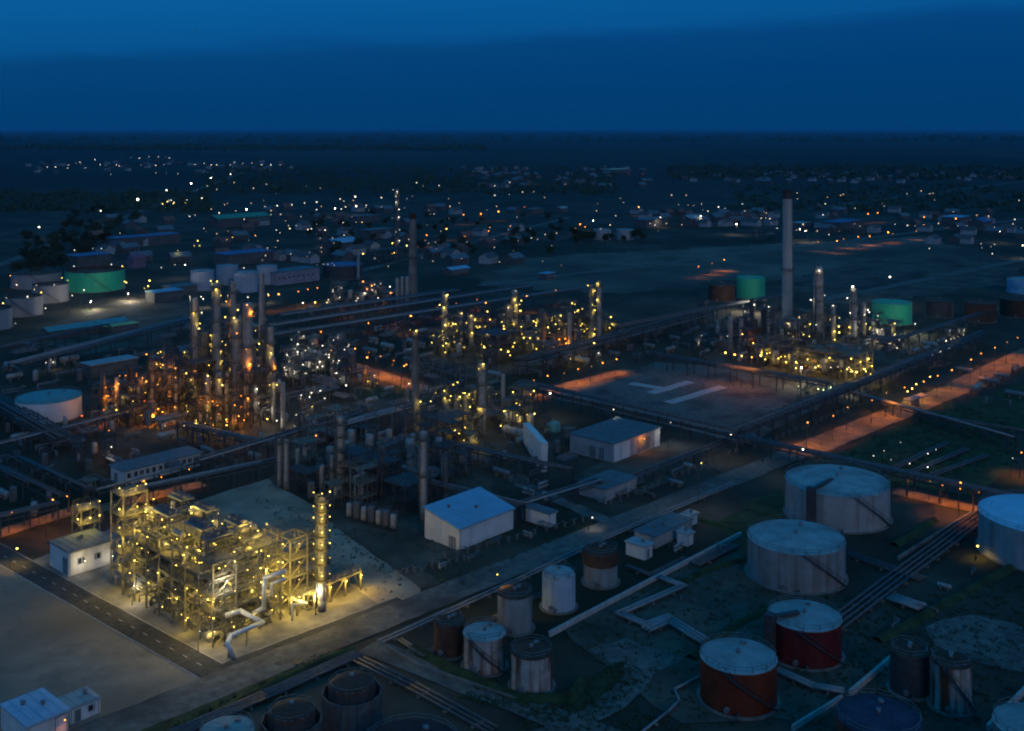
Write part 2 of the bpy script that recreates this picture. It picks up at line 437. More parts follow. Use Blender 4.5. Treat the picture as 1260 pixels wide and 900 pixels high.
def chimney(name, label, px, yb, yt, wpx, bands=(), ma=None, tip=None, taper=.8, group=None):
    d = dep(yb); x, y = at(px, d); rr = wpx/2*d/F; h = zat(yt, d)
    o = thing(name, label, 'chimney', (x, y, 0), 0, group); ma = ma or concrete
    MB().box((-rr*1.8, -rr*1.8, 0), (rr*1.8, rr*1.8, .8)).build('plinth', concrete, o)
    ht = h*(.93 if tip else 1.); f = lambda z: rr*(1.15 - (1.15-taper)*z/h)
    MB().lathe([(f(.8), .8)] + [(f(ht*k/6), ht*k/6) for k in range(1, 7)] + ([(f(ht)-.25, ht), (f(ht)-.25, ht-3)] if not tip else []), 24).build('shaft', ma, o)
    if tip: MB().lathe([(f(ht)*1.03, ht), (f(h)*1.03, h), (f(h)-.25, h), (f(h)-.25, h-3)], 24).build('cap', tip, o)
    for bz in bands:
        z = h*bz; m = MB(); m.lathe([(f(z)*.98, z-.2), (f(z)+1.1, z-.1), (f(z)+1.1, z), (f(z)*.98, z)], 24); ring_rail(m, f(z)+1.0, z, n=20)
        m.build('gallery', dsteel, o)
    m = MB(); a = CAMDIR + .8
    for sg in (-.25, .25): m.bar((f(0)*1.08*math.cos(a)-sg*math.sin(a), f(0)*1.08*math.sin(a)+sg*math.cos(a), 0), (f(h)*1.12*math.cos(a)-sg*math.sin(a), f(h)*1.12*math.sin(a)+sg*math.cos(a), h*.99), .08)
    for k in range(int(h/1.2)):
        z = k*1.2+.5; q = f(0)*1.08 + (f(h)*1.12-f(0)*1.08)*z/(h*.99)
        m.bar((q*math.cos(a)+.25*math.sin(a), q*math.sin(a)-.25*math.cos(a), z), (q*math.cos(a)-.25*math.sin(a), q*math.sin(a)+.25*math.cos(a), z), .05)
    m.build('ladder', dsteel, o)
    return o, d, x, y, rr, h
def frame(name, label, loc, nx, ny, sx, sy, zs, ma=None, group=None, fill=.6, rnd=RND, brace=True, cat='steel structure', rz=0, gear=.5, top=None):
    """open steel structure: posts, beams, gratings, handrails, bracing and the small gear standing on its decks"""
    ma = ma or ysteel
    o = thing(name, label, cat, loc, rz, group)
    H_ = zs[-1]; key = (round(H_, 2), id(ma)); pm = MB().box((-.13, -.13, 0), (.13, .13, H_ + .2)).mesh('post', ma)
    for i in range(nx+1):
        for j in range(ny+1): put('post', pm, o, (i*sx, j*sy, 0))
    bx = MB().box((-.3, -.09, -.26), (nx*sx + .3, .09, 0)).mesh('beam', ma); by = MB().box((-.08, -.3, -.24), (.08, ny*sy + .3, -.02)).mesh('beam', ma)
    dk = MB().box((.12, .12, -.02), (sx-.12, sy-.12, .05)).mesh('deck_grating', ma)
    for z in zs:
        for j in range(ny+1): put('beam', bx, o, (0, j*sy, z))
        for i in range(nx+1): put('crossbeam', by, o, (i*sx, 0, z))
        for i in range(nx):
            for j in range(ny):
                if rnd.random() < (fill if z < zs[-1] or top is None else top): put('deck_grating', dk, o, (i*sx, j*sy, z + .02))
        m = MB(); W, D = nx*sx, ny*sy; rail(m, [(0, 0), (W, 0), (W, D), (0, D), (0, 0)], z+.05); m.build('handrail', ma, o)
    if brace:
        m = MB()
        for i in range(0, nx, 2):
            for z0, z1 in zip([0]+list(zs), zs): m.bar((i*sx, -.05, z0), ((i+1)*sx, -.05, z1), .12)
        for j in range(0, ny, 2):
            for z0, z1 in zip([0]+list(zs), zs): m.bar((-.05, j*sy, z1), (-.05, (j+1)*sy, z0), .12)
        m.build('bracing', ma, o)
    m = MB(); W, D = nx*sx, ny*sy                        # stair flights up one end
    zz = [0] + list(zs)
    for k, (a, b2) in enumerate(zip(zz, zz[1:])):
        y0, y1 = (.6, min(D-.6, .6 + (b2-a)*1.1)); y0, y1 = (y0, y1) if k % 2 == 0 else (y1, y0)
        for q in (0, .8): m.bar((W+.5+q, y0, a), (W+.5+q, y1, b2), .08, .25)
        ns = int((b2-a)/.25)
        for s_ in range(ns):
            tt = (s_+.5)/ns; m.bar((W+.5, y0+(y1-y0)*tt, a+(b2-a)*tt), (W+1.3, y0+(y1-y0)*tt, a+(b2-a)*tt), .25, .04)
    m.build('stairs', ma, o)
    if gear:
        for z0, z1 in zip([0]+list(zs[:-1]), zs):        # pipework running through each storey
            for k in range(max(2, int(ny*nx*gear))):
                rr = rnd.choice((.06, .08, .11, .15, .22, .3)); zz_ = z0 + .5 + rnd.random()*(z1-z0-1.3)
                if rnd.random() < .5:
                    yy = rnd.uniform(.3, D-.3); a, b_ = sorted((rnd.uniform(0, W), rnd.uniform(0, W))); b_ = max(b_, a+2)
                    pts = [(a, yy, z0+.1), (a, yy, zz_), (min(b_, W-.2), yy, zz_), (min(b_, W-.2), yy, z1-.4)]
                else:
                    xx = rnd.uniform(.3, W-.3); a, b_ = sorted((rnd.uniform(0, D), rnd.uniform(0, D))); b_ = max(b_, a+2)
                    pts = [(xx, a, z0+.1), (xx, a, zz_), (xx, min(b_, D-.2), zz_), (xx, min(b_, D-.2), z1-.4)]
                MB().tube(pts, rr, 6).build('process_pipe', rnd.choice((pipem, pipew, cladd)), o)
    return o
PROTO = {}
def proto(kind, k):
    if (kind, k) in PROTO: return PROTO[kind, k]
    rnd = random.Random(hash(kind) % 97 + k*13 if False else sum(map(ord, kind)) + k*13)
    o = thing(kind, kind.replace('_', ' '), 'vessel')
    ma = rnd.choice((cladd, clad, steel))
    if kind == 'horizontal_drum':
        r, l, z = rnd.uniform(.9, 1.5), rnd.uniform(6, 11), 2.4 + k*.4
        prof = [(.01, -l/2 - r*.5), (r*.6, -l/2 - r*.42), (r*.9, -l/2 - r*.2), (r, -l/2), (r, l/2), (r*.9, l/2 + r*.2), (r*.6, l/2 + r*.42), (.01, l/2 + r*.5)]
        m = MB().lathe(prof, 14); m.v = [(zz, x, y + z) for x, y, zz in m.v]; m.build('shell', ma, o)
        for sg in (-1, 1): MB().box((sg*l*.3-.25, -r*.85, 0), (sg*l*.3+.25, r*.85, z-r*.55)).build('saddle', concrete, o)
        m = MB(); m.cyl((l*.2, 0, z+r*.9), (l*.2, 0, z+r+.9), .25, n=8); m.cyl((-l*.25, 0, z+r*.9), (-l*.25, 0, z+r+.5), .4, n=8); m.build('nozzle', pipem, o)
    elif kind == 'vertical_vessel':
        r, h = rnd.uniform(.8, 1.5), rnd.uniform(5, 10)
        MB().lathe([(.01, 1.2), (r*.7, 1.35), (r, 1.9), (r, h-.6), (r*.8, h-.2), (.01, h)], 14).build('shell', ma, o)
        for q in range(4):
            a = q*PI/2 + .7; MB().bar((r*.95*math.cos(a), r*.95*math.sin(a), 0), (r*.95*math.cos(a), r*.95*math.sin(a), 2.4), .22).build('leg', dsteel, o)
        MB().tube([(0, 0, h-.1), (0, 0, h+.6), (r+.7, 0, h+.6), (r+.7, 0, .3)], .16, 6).build('outlet_pipe', pipem, o)
    elif kind == 'air_cooler':
        l, wd, z = 9 + k*2, 5, 4.5
        MB().box((-l/2, -wd/2, z), (l/2, wd/2, z+.7)).build('tube_bundle', steel, o)
        for a in (-1, 1):
            for b_ in (-1, 1): MB().bar((a*l*.46, b_*wd*.44, 0), (a*l*.46, b_*wd*.44, z), .25).build('leg', dsteel, o)
        for q in range(3): MB().lathe([(1.35, z+.7), (1.45, z+1.6), (1.35, z+1.6), (1.25, z+.8), (.01, z+.9)], 14, ((q-1)*l/3, 0, 0)).build('fan_ring', steel, o)
        m = MB(); rail(m, [(-l/2, -wd/2-.6), (l/2, -wd/2-.6)], z+.1); m.box((-l/2, -wd/2-.8, z-.1), (l/2, -wd/2-.003, z-.02)); m.build('walkway', dsteel, o)
    elif kind == 'heat_exchanger':
        for q in range(2):
            m = MB().lathe([(.01, -3.3), (.75, -3.2), (.75, -2.6), (.6, -2.6), (.6, 3), (.45, 3.4), (.01, 3.5)], 12); m.v = [(zz, x, y + 1.5 + q*1.7) for x, y, zz in m.v]
            m.build('shell', ma, o)
        for sg in (-1, 1): MB().box((sg*1.8-.15, -.5, 0), (sg*1.8+.15, .5, 2.7)).build('saddle', concrete, o)
        MB().tube([(-2.9, 0, 3.6), (-2.9, 0, 4.8), (-2.9, 3, 4.8), (-2.9, 3, .3)], .2, 6).build('pipe', pipem, o)
    elif kind == 'pipe_loop':
        for q in range(4):
            a = q*.55; MB().tube([(-4, a, .2), (-4, a, 2.6+q*.35), (4+q, a, 2.6+q*.35), (4+q, a+3, 2.6+q*.35), (4+q, a+3, .2)], .13 + .04*(q % 3), 6).build('pipe', rnd.choice((pipem, pipew, cladd)), o)
        for x in (-2.5, 2): MB().bar((x, .8, 0), (x, .8, 2.45), .2).build('support', dsteel, o)
    elif kind == 'riser_tower':                           # slender lattice frame full of risers
        W, D, hh = (5, 5.5)[k % 2], (4.5, 6)[k % 2], (7.5, 11, 14, 9, 19, 25)[k]; zs = [hh*q/(2 + k % 3) for q in range(1, 3 + k % 3)]
        for a in (0, W):
            for b_ in (0, D): MB().box((a-W/2-.1, b_-D/2-.1, 0), (a-W/2+.1, b_-D/2+.1, hh)).build('post', dsteel, o)
        for z in zs:
            m = MB(); q4 = [(-W/2, -D/2), (W/2, -D/2), (W/2, D/2), (-W/2, D/2), (-W/2, -D/2)]
            for a, b_ in zip(q4, q4[1:]): m.bar(a + (z,), b_ + (z,), .16, .22)
            rail(m, q4, z); m.box((-W/2+.1, -D/2+.1, z-.05), (W/2-.1, (0 if rnd.random() < .5 else D/2)-.1, z)); m.build('deck', ysteel if k % 2 else dsteel, o)
        for q in range(6):
            x, y, r_ = rnd.uniform(-W*.45, W*.45), rnd.uniform(-D*.45, D*.45), rnd.choice((.1, .14, .2, .3)); z = rnd.uniform(hh*.4, hh + 1.5); x2 = rnd.uniform(-W*.8, W*.8)
            MB().tube([(x, y, .1), (x, y, z), (x2, y, z), (x2, y + rnd.uniform(-3, 3), z)], r_, 6).build('riser_pipe', rnd.choice((pipem, pipew, cladd)), o)
        MB().lathe([(.01, zs[0]), (.7, zs[0] + .1), (.75, zs[0] + .6), (.75, zs[0] + 3), (.5, zs[0] + 3.4), (.01, zs[0] + 3.5)], 10).build('small_vessel', clad, o)
    PROTO[kind, k] = o
    o.location = (0, 0, -900)                            # moved by its first use
    o['unused'] = 1
    return o
CATS = {'horizontal_drum': 'drum', 'vertical_vessel': 'vessel', 'air_cooler': 'air cooler', 'heat_exchanger': 'heat exchanger', 'pipe_loop': 'pipework', 'riser_tower': 'steel frame'}
def place(kind, k, loc, rz, label, group, s=1.):
    p = proto(kind, k); l3 = loc if len(loc) == 3 else (loc[0], loc[1], 0)
    if p.get('unused'):
        del p['unused']; o = p; o.location = l3; o.rotation_euler = (0, 0, rz); o.scale = (s, s, s)
    else: o = dup(p, l3, rz, sc=(s, s, s))
    tag(o, label, CATS[kind], group)
    return o
def inside(p, q):
    c = False
    for (x0, y0), (x1, y1) in zip(q, q[1:] + q[:1]):
        if (y0 > p[1]) != (y1 > p[1]) and p[0] < (x1-x0)*(p[1]-y0)/(y1-y0) + x0: c = not c
    return c
BUSY = []
SPOTS = []                                               # frames that will carry work lamps
def free(x, y, r):
    return all((x-a)**2 + (y-b_)**2 > (r+c)**2 for a, b_, c in BUSY)
def clutter(quad, step, where, dens=.8, seed=1, kinds=None, scale=1., lamps='', gap=3.3, tall=0, clear=False):
    """stand drums, vessels, exchangers and pipe loops on a unit's plot, clear of its columns"""
    rnd = random.Random(seed); q = GP(*quad)
    xs, ys = [p[0] for p in q], [p[1] for p in q]
    x = min(xs)
    while x < max(xs):
        y = min(ys)
        while y < max(ys):
            if rnd.random() < dens:
                p = (x + rnd.uniform(-1.5, 1.5), y + rnd.uniform(-1.5, 1.5))
                if inside(p, q) and free(p[0], p[1], gap) and not (clear and any(inside((p[0] + a, p[1] + b2), kq) for kq in KEEP for a, b2 in ((0, 0), (2.5, 0), (-2.5, 0), (0, 2.5), (0, -2.5)))):
                    kd = rnd.choice(kinds or ('horizontal_drum', 'vertical_vessel', 'vertical_vessel', 'heat_exchanger', 'air_cooler', 'pipe_loop', 'riser_tower', 'riser_tower', 'riser_tower', 'riser_tower'))
                    nm = {'horizontal_drum': 'grey horizontal drum on saddles', 'vertical_vessel': 'small upright vessel on legs', 'air_cooler': 'fan cooled exchanger',
                          'heat_exchanger': 'stacked pair of tubular exchangers', 'pipe_loop': 'low bundle of looping pipes', 'riser_tower': 'slender steel frame with risers'}[kd]
                    o = place(kd, rnd.randrange(4 + tall if kd == 'riser_tower' else 2), p, rnd.choice((0, PI/2)), nm + ' ' + where, nm.split(' on ')[0].split(' with ')[0] + 's ' + where, scale*rnd.uniform(.85, 1.15)); BUSY.append((p[0], p[1], gap - .3))
                    if lamps and kd == 'riser_tower': SPOTS.append((o, rnd.choice(lamps), rnd))
            y += step
        x += step
def rack(label, p0, p1, z, wd=5., npipe=6, bay=8., levels=1, name='pipe_rack', group=None, ma=None, pm=None, seed=1, walk=False, lamps=()):
    rnd = random.Random(seed); d = Vector((p1[0]-p0[0], p1[1]-p0[1])); Ln = d.length; a = math.atan2(d.y, d.x)
    o = thing(name, label, 'pipe rack', (p0[0], p0[1], 0), a, group); ma = ma or dsteel
    m = MB()
    for sg in (-1, 1): m.box((-.17, sg*wd/2-.17, 0), (.17, sg*wd/2+.17, z + .1))
    for q in range(levels): m.box((-.14, -wd/2, z-.35-q*2.2), (.14, wd/2, z-.02-q*2.2))
    bm = m.mesh('portal_frame', ma); n = max(1, round(Ln/bay))
    for k in range(n+1): put('portal_frame', bm, o, (Ln*k/n, 0, 0))
    for sg in (-1, 1): MB().box((0, sg*wd/2-.1, z-.75), (Ln, sg*wd/2+.1, z-.4)).build('stringer', ma, o)
    for q in range(levels):
        y = -wd/2 + .5
        for k in range(npipe):
            r = rnd.choice((.13, .18, .22, .3, .36)); y += r
            if y > wd/2-.3: break
            x0, x1 = (-.8, Ln+.8) if rnd.random() < .75 else (0, Ln*rnd.uniform(.5, 1))
            MB().cyl((x0, y, z+r-q*2.2), (x1, y, z+r-q*2.2), r, n=8).build('pipe', rnd.choice(pm or (pipem, pipem, pipew, cladd)), o)
            y += r + rnd.uniform(.25, .9)
    if walk:
        m = MB(); m.box((0, wd/2+.2, z), (Ln, wd/2+1.1, z+.08)); rail(m, [(0, wd/2+1.05), (Ln, wd/2+1.05)], z+.08); m.build('walkway', ma, o)
    return o
def pipeline(label, pts, r, z=.7, n=1, gap=.9, ma=None, name='pipeline', group=None, cat='pipeline', side=1):
    """ground pipes on sleepers, following world points"""
    o = thing(name, label, cat, (pts[0][0], pts[0][1], 0), 0, group); x0, y0 = pts[0]
    for k in range(n):
        off = k*gap*side; P = []
        for i, p in enumerate(pts):
            a = Vector(pts[i]) - Vector(pts[i-1]) if i else Vector(pts[1]) - Vector(pts[0]); b_ = Vector(pts[i+1]) - Vector(pts[i]) if i < len(pts)-1 else a
            a.normalize(); b_.normalize(); nn = Vector((-a.y-b_.y, a.x+b_.x)); nn = nn / max(.3, nn.length) * 1.0
            c = max(.4, (1 + a.dot(b_))/2)**.5; P.append((p[0]-x0 + nn.x*off/c, p[1]-y0 + nn.y*off/c, z + r))
        MB().tube(P, r, 8).build('pipe', ma or pipem, o)
    for (ax, ay), (bx_, by_) in zip(pts, pts[1:]):
        L_ = math.hypot(bx_-ax, by_-ay); q = max(1, int(L_/6)); ux, uy = (bx_-ax)/L_, (by_-ay)/L_
        for k in range(q):
            t_ = (k+.5)/q; cx, cy = ax + (bx_-ax)*t_ - x0, ay + (by_-ay)*t_ - y0
            MB().bar((cx+uy*.5*side, cy-ux*.5*side, z/2), (cx-uy*(gap*(n-1)+.5)*side, cy+ux*(gap*(n-1)+.5)*side, z/2), .35, z).build('sleeper', concrete, o)
    return o
def tank(label, xl, xr, yb, h, shell=None, roof=None, style='cone', name='storage_tank', group=None, stair=True, rim=None, d=None, nn=48, walk=None):
    df = d or dep(yb); k = (xr-xl)/2/F; r = k*df/(1-k); D = df + r; x, y = at((xl+xr)/2, D)
    o = thing(name, label, 'tank', (x, y, 0), 0, group); shell = shell or wtank; roof = roof or wroof
    MB().lathe([(r+.6, 0), (r+.6, .25), (r-.1, .3)], nn).build('foundation', concrete, o)
    nc = max(2, round(h/2.2)); prof = []                 # shell courses, each lapping the one below
    for q in range(nc):
        z0, z1 = .25 + (h-.25)*q/nc, .25 + (h-.25)*(q+1)/nc; rr = r - .012*q
        prof += [(rr, z0), (rr, z1-.02), (rr+.03, z1-.02), (rr+.03, z1)]
    MB().lathe(prof, nn).build('shell', shell, o)
    if style == 'float':
        rf = MB().lathe([(r-.05, h), (r-.1, h-1.4), (r*.98, h-1.5), (r*.9, h-1.45), (r*.89, h-1.7), (.01, h-1.7)], nn).build('floating_roof', roof, o)
        m = MB(); m.bar((r*.95, 0, h+.2), (r*.1, 0, h-1.5), .9, .15)
        m.build('rolling_ladder', dsteel, rf).rotation_euler = (0, 0, CAMDIR - 2.0)
    elif style == 'dome':
        rf = MB().lathe([(r*math.cos(a*PI/16), h + r*.38*math.sin(a*PI/16)) for a in range(8)] + [(.01, h + r*.38)], nn).build('roof', roof, o)
        MB().cyl((0, 0, h+r*.37), (0, 0, h+r*.38+.5), .4, n=10).build('vent', steel, rf)
    else:
        rf = MB().lathe([(r+.08, h-.08), (r+.08, h+.04), (r*.5, h+r*.05), (.01, h+r*.09)], nn).build('roof', roof, o)
        m = MB(); m.cyl((0, 0, h+r*.08), (0, 0, h+r*.09+.7), .35, n=10); m.build('vent', steel, rf)
        m = MB(); m.cyl((r*.6, r*.2, h+r*.03), (r*.6, r*.2, h+r*.05+.35), .5, n=10); m.build('hatch', steel, rf)
        m = MB()                                         # lapped roof plates: radial seams standing proud
        for q in range(12):
            a = q*PI/6; m.bar((r*.99*math.cos(a), r*.99*math.sin(a), h+.05), (r*.1*math.cos(a), r*.1*math.sin(a), h+r*.082), .10, .06)
        m.build('roof_seams', roof, rf)
    m = MB(); ring_rail(m, r-.1, h, n=int(r*2.2)); m.build('rim_rail', rim or steel, o)
    if stair:                                            # helical stair up the shell
        m = MB(); a0, a1 = CAMDIR + .9, CAMDIR + .9 - min(1.6, h*1.3/r); ns = int(h/.3)
        for q in range(ns):
            a = a0 + (a1-a0)*q/ns; z = .3 + h*q/ns; c_, s_ = math.cos(a), math.sin(a)
            m.bar((r*c_, r*s_, z), ((r+.85)*c_, (r+.85)*s_, z), .32, .06)
            if q % 3 == 0: m.bar(((r+.85)*c_, (r+.85)*s_, z), ((r+.85)*c_, (r+.85)*s_, z+1.1), .06)
        for q in range(10):
            a, b_ = a0 + (a1-a0)*q/10, a0 + (a1-a0)*(q+1)/10
            for zz in (0, 1.05): m.bar(((r+.85)*math.cos(a), (r+.85)*math.sin(a), .3+h*q/10+zz), ((r+.85)*math.cos(b_), (r+.85)*math.sin(b_), .3+h*(q+1)/10+zz), .08, .18 if not zz else .08)
        m.build('stair', dsteel, o)
    if walk is not None:                                 # bridge from the rim to the roof centre
        c_, s_ = math.cos(CAMDIR + walk), math.sin(CAMDIR + walk)
        MB().bar((r*1.02*c_, r*1.02*s_, h+.9), (r*.2*c_, r*.2*s_, h+.9), 1.0, .5).build('roof_bridge', dsteel, o)
        MB().box((-.9, -.9, h*.2), (.9, .9, h+1.6)).build('stair_landing', dsteel, o).location = ((r+1)*c_, (r+1)*s_, 0)
    a = CAMDIR - .5
    MB().cyl((r*.98*math.cos(a), r*.98*math.sin(a), 1.2), ((r+.5)*math.cos(a), (r+.5)*math.sin(a), 1.2), .5, n=12).build('manhole', steel, o)
    m = MB(); m.tube([(r*.98*math.cos(a+.3), r*.98*math.sin(a+.3), .9), ((r+1.4)*math.cos(a+.3), (r+1.4)*math.sin(a+.3), .9), ((r+1.4)*math.cos(a+.3), (r+1.4)*math.sin(a+.3), .2)], .2, 8)
    m.build('outlet_pipe', pipem, o)
    BUSY.append((x, y, r + 1)); return o, x, y, r
def building(label, front, A, B, h, wall=None, roof=None, style='flat', h2=None, name='building', wins=(), doors=(), group=None, cat='building', eave=.3, ribs=True, rz=0):
    """front = world point of the nearest corner; A metres along X, B along Y. wins/doors: (face 'x'|'y', along, z, w, h)"""
    o = thing(name, label, cat, (front[0], front[1], 0), rz, group); wall = wall or wallw; roof = roof or roofd; h2 = h2 or h
    m = MB()                                             # the four walls with real thickness at the openings
    def zt(x, y):
        if style == 'mono': return h + (h2-h)*y/B
        if style == 'gabley': return h + (h2-h)*(1-abs(2*x/A-1))
        if style == 'gablex': return h + (h2-h)*(1-abs(2*y/B-1))
        return h
    ring = [(0, 0), (A/2, 0), (A, 0), (A, B/2), (A, B), (A/2, B), (0, B), (0, B/2)]
    vs = [(x, y, 0) for x, y in ring] + [(x, y, zt(x, y)) for x, y in ring]
    m.add(vs, [(i, (i+1) % 8, (i+1) % 8 + 8, i+8) for i in range(8)]); m.build('wall', wall, o)
    e_ = eave; m = MB()
    if style in ('flat', 'mono'):
        c = [(-e_, -e_), (A+e_, -e_), (A+e_, B+e_), (-e_, B+e_)]
        zz = [h + (h2-h)*(y/B) if style == 'mono' else h for x, y in c]
        m.add([(x, y, z+.02) for (x, y), z in zip(c, zz)] + [(x, y, z+.3) for (x, y), z in zip(c, zz)], [(0,3,2,1),(4,5,6,7),(0,1,5,4),(1,2,6,5),(2,3,7,6),(3,0,4,7)])
    else:
        for sg in (0, 1):
            if style == 'gabley': P = [((A/2, -e_, h2+.02), (A/2, B+e_, h2+.02)), ((-e_ if sg == 0 else A+e_, B+e_, h-.1), (-e_ if sg == 0 else A+e_, -e_, h-.1))]
            else: P = [((-e_, B/2, h2+.02), (A+e_, B/2, h2+.02)), ((A+e_, -e_ if sg == 0 else B+e_, h-.1), (-e_, -e_ if sg == 0 else B+e_, h-.1))]
            q = [P[0][0], P[0][1], P[1][0], P[1][1]]; m.add(q + [(x, y, z+.18) for x, y, z in q], [(0,1,2,3),(7,6,5,4),(0,4,5,1),(1,5,6,2),(2,6,7,3),(3,7,4,0)])
    rf = m.build('roof', roof, o)
    if ribs and style in ('flat', 'mono'):               # standing seams of the roof sheets
        k = 1.2
        while k < A - .5:
            z0, z1 = h+.3, (h2 if style == 'mono' else h)+.3
            MB().bar((k, -e_, z0+.03), (k, B+e_, z1+.03), .07, .08).build('roof_seam', roof, rf); k += 1.6
    if ribs:
        m = MB(); k = .8
        while k < A: m.box((k-.06, -.05, .05), (k+.06, .01, zt(k, 0)-.02)); k += 1.1
        k = .8
        while k < B: m.box((-.05, k-.06, .05), (.01, k+.06, zt(0, k)-.02)); k += 1.1
        m.build('wall_ribs', wall, o)
        g = MB(); zg = h - .12; g.box((-.35, -e_-.16, zg), (A+.35, -e_-.02, zg+.14)); g.cyl((.25, -.14, 0), (.25, -.14, zg), .07, n=6); g.cyl((A-.25, -.14, 0), (A-.25, -.14, zg), .07, n=6); g.build('gutter', wallg, o)
        rv = random.Random(int(A*10 + B)); 
        for q in range(2 if A > 6 else 1):
            vx, vy = rv.uniform(.2, .8)*A, rv.uniform(.3, .8)*B; vz = zt(vx, vy) + .25
            v = MB(); v.cyl((vx, vy, vz), (vx, vy, vz+.6), .3, n=10); v.cyl((vx, vy, vz+.55), (vx, vy, vz+.8), .48, .1, n=10); v.build('vent', steel, rf)
    def opening(face, al, z, w_, hh, nm):
        g = MB(); f_ = MB()
        if face == 'y': bx = lambda a0, a1, z0, z1, dpt, mb: mb.box((a0, -dpt, z0), (a1, .02, z1))
        else: bx = lambda a0, a1, z0, z1, dpt, mb: mb.box((-dpt, a0, z0), (.02, a1, z1))
        bx(al-.1, al+w_+.1, z+hh, z+hh+.12, .14, f_); bx(al-.1, al+w_+.1, z-.12, z, .16, f_)
        bx(al-.1, al, z, z+hh, .12, f_); bx(al+w_, al+w_+.1, z, z+hh, .12, f_); bx(al, al+w_, z, z+hh, .03, g)
        wn = g.build(nm, glass if nm == 'window' else roofd, o); f_.build('frame', wallg, wn)
    for q in wins: opening(*q, 'window')
    for q in doors: opening(*q, 'door')
    return o

# ================================================================ THE PLACE
# ---------------------------------------------------------------- yards, roads, verges
sheet('dirt_yard', GP((-60, 655), (262, 836), (130, 897), (40, 925), (-80, 930)), dirt, 'wide sandy yard left of the asphalt road in the foreground', 1.0)
sheet('concrete_apron', GP((60, 706), (40, 690), (150, 645), (225, 628), (420, 712), (480, 748), (275, 826)), concrete, 'concrete apron under the brightly lit process module', .2)
sheet('dirt_lot', GP((210, 628), (335, 588), (400, 628), (520, 698), (520, 735), (470, 745), (405, 706)), sandlot, 'bare sandy lot behind the brightly lit process module', 1.0)
sheet('gravel_yard', GP((668, 488), (805, 446), (905, 452), (1010, 478), (1010, 500), (915, 548), (850, 530), (790, 512)), gravelroad, 'open grey gravel yard beyond the workshop', 1.0)
for q in ((776, 472, 826, 480), (800, 484, 850, 470), (822, 496, 890, 476)):
    sheet('concrete_slab', strip(G(q[0], q[1]), G(q[2], q[3]), 4.5), concw, 'pale slab strip lying on the gravel yard', .3)
sheet('packed_earth', GP((430, 500), (520, 470), (640, 520), (700, 545), (640, 600), (560, 560)), dirt2, 'packed earth around the yellow lit middle unit', 1.5)
sheet('packed_earth', GP((330, 590), (470, 520), (590, 585), (640, 640), (525, 700), (420, 640)), dirt2, 'packed earth under the unlit middle unit', 1.5)
sheet('packed_earth', GP((700, 585), (830, 540), (900, 552), (760, 625)), dirt2, 'yard in front of the workshop', 1)
sheet('packed_earth', GP((100, 530), (170, 495), (260, 455), (350, 500), (330, 540), (230, 545)), dirt2, 'packed earth under the orange and yellow lit left unit', 1.5)
sheet('packed_earth', GP((520, 445), (540, 415), (700, 395), (760, 425), (660, 460), (560, 465)), dirt2, 'packed earth under the far middle unit', 1.5)
sheet('packed_earth', GP((865, 440), (920, 400), (1090, 400), (1130, 450), (1040, 500), (960, 470)), dirt2, 'packed earth under the right unit with the tall chimney', 1.5)
sheet('gravel_flat', GP((590, 352), (640, 318), (960, 300), (1130, 292), (1250, 320), (1120, 350), (900, 345), (760, 362)), flatm, 'wide pale open flat beyond the far units', 6)
sheet('gravel_flat', GP((960, 345), (1120, 312), (1260, 330), (1220, 352), (1090, 372), (1010, 375)), dirt2, 'dark open flat right of the tall chimney', 5)
sheet('gravel_flat', GP((20, 420), (150, 365), (250, 372), (200, 425), (100, 440)), dirt2, 'open ground before the lit green tank', 5)
sheet('tank_bund_floor', GP((690, 775), (900, 665), (1010, 720), (1180, 800), (1000, 890), (840, 890)), dirt2, 'bare ground of the tank yard behind the low wall', 1.5)
sheet('damp_slab', GP((725, 800), (772, 786), (838, 812), (800, 832), (760, 822)), gravelroad, 'pale damp slab between the small tanks and the red tanks', .7)
sheet('damp_slab', GP((1135, 772), (1160, 762), (1200, 758), (1250, 768), (1290, 790), (1290, 830), (1240, 826), (1190, 814), (1150, 795)), gravelroad, 'pale round slab right of the dark red tank', 1.2)
sheet('grass_verge', GP((600, 838), (690, 853), (770, 812), (800, 835), (740, 872), (690, 890), (560, 858)), grassm, 'grass verge round the small tanks', .6)
sheet('grass_verge', GP((155, 905), (400, 800), (425, 806), (440, 815), (180, 925)), grassm, 'grass strip beside the near concrete road', .5)
sheet('grass_verge', GP((985, 575), (1170, 495), (1230, 520), (1260, 560), (1200, 610), (1060, 590)), grassm, 'dark grass field right of the orange lit road', 2)
sheet('grass_verge', GP((1180, 500), (1270, 465), (1270, 540)), grassm, 'dark grass field at the right edge', 2)
sheet('grass_verge', GP((880, 645), (960, 600), (1000, 640), (920, 680)), grassm, 'grass before the large pale tanks', 1.5)
sheet('grass_verge', GP((435, 480), (500, 475), (505, 488), (445, 492)), grassm, 'grass beside the red lit side road', 1)
road(G(-40, 660), G(264, 829), 5.6, asphalt, 'asphalt road with white dashes beside the process module', .1, kerb=True)
road(G(262, 834), G(500, 742), 6.5, asphalt, 'asphalt road along the front of the process module', .1, kerb=True)
road(G(100, 912), G(985, 556), 8.5, gravelroad, 'long straight concrete road past the small tanks', .25)
road(G(452, 796), G(790, 925), 6.0, gravelroad, 'concrete side road running off at the bottom edge', .3)
sheet('road', GP((752, 806), (775, 800), (800, 806), (806, 824), (796, 846), (770, 872), (730, 892), (690, 912), (640, 905), (690, 888), (728, 868), (752, 850), (768, 832), (768, 818)), gravelroad, 'curving gravel track round the grass verge', .35, 3)
road(G(400, 628), G(530, 722), 5, dirt2, 'earth track behind the sandy lot', .5)
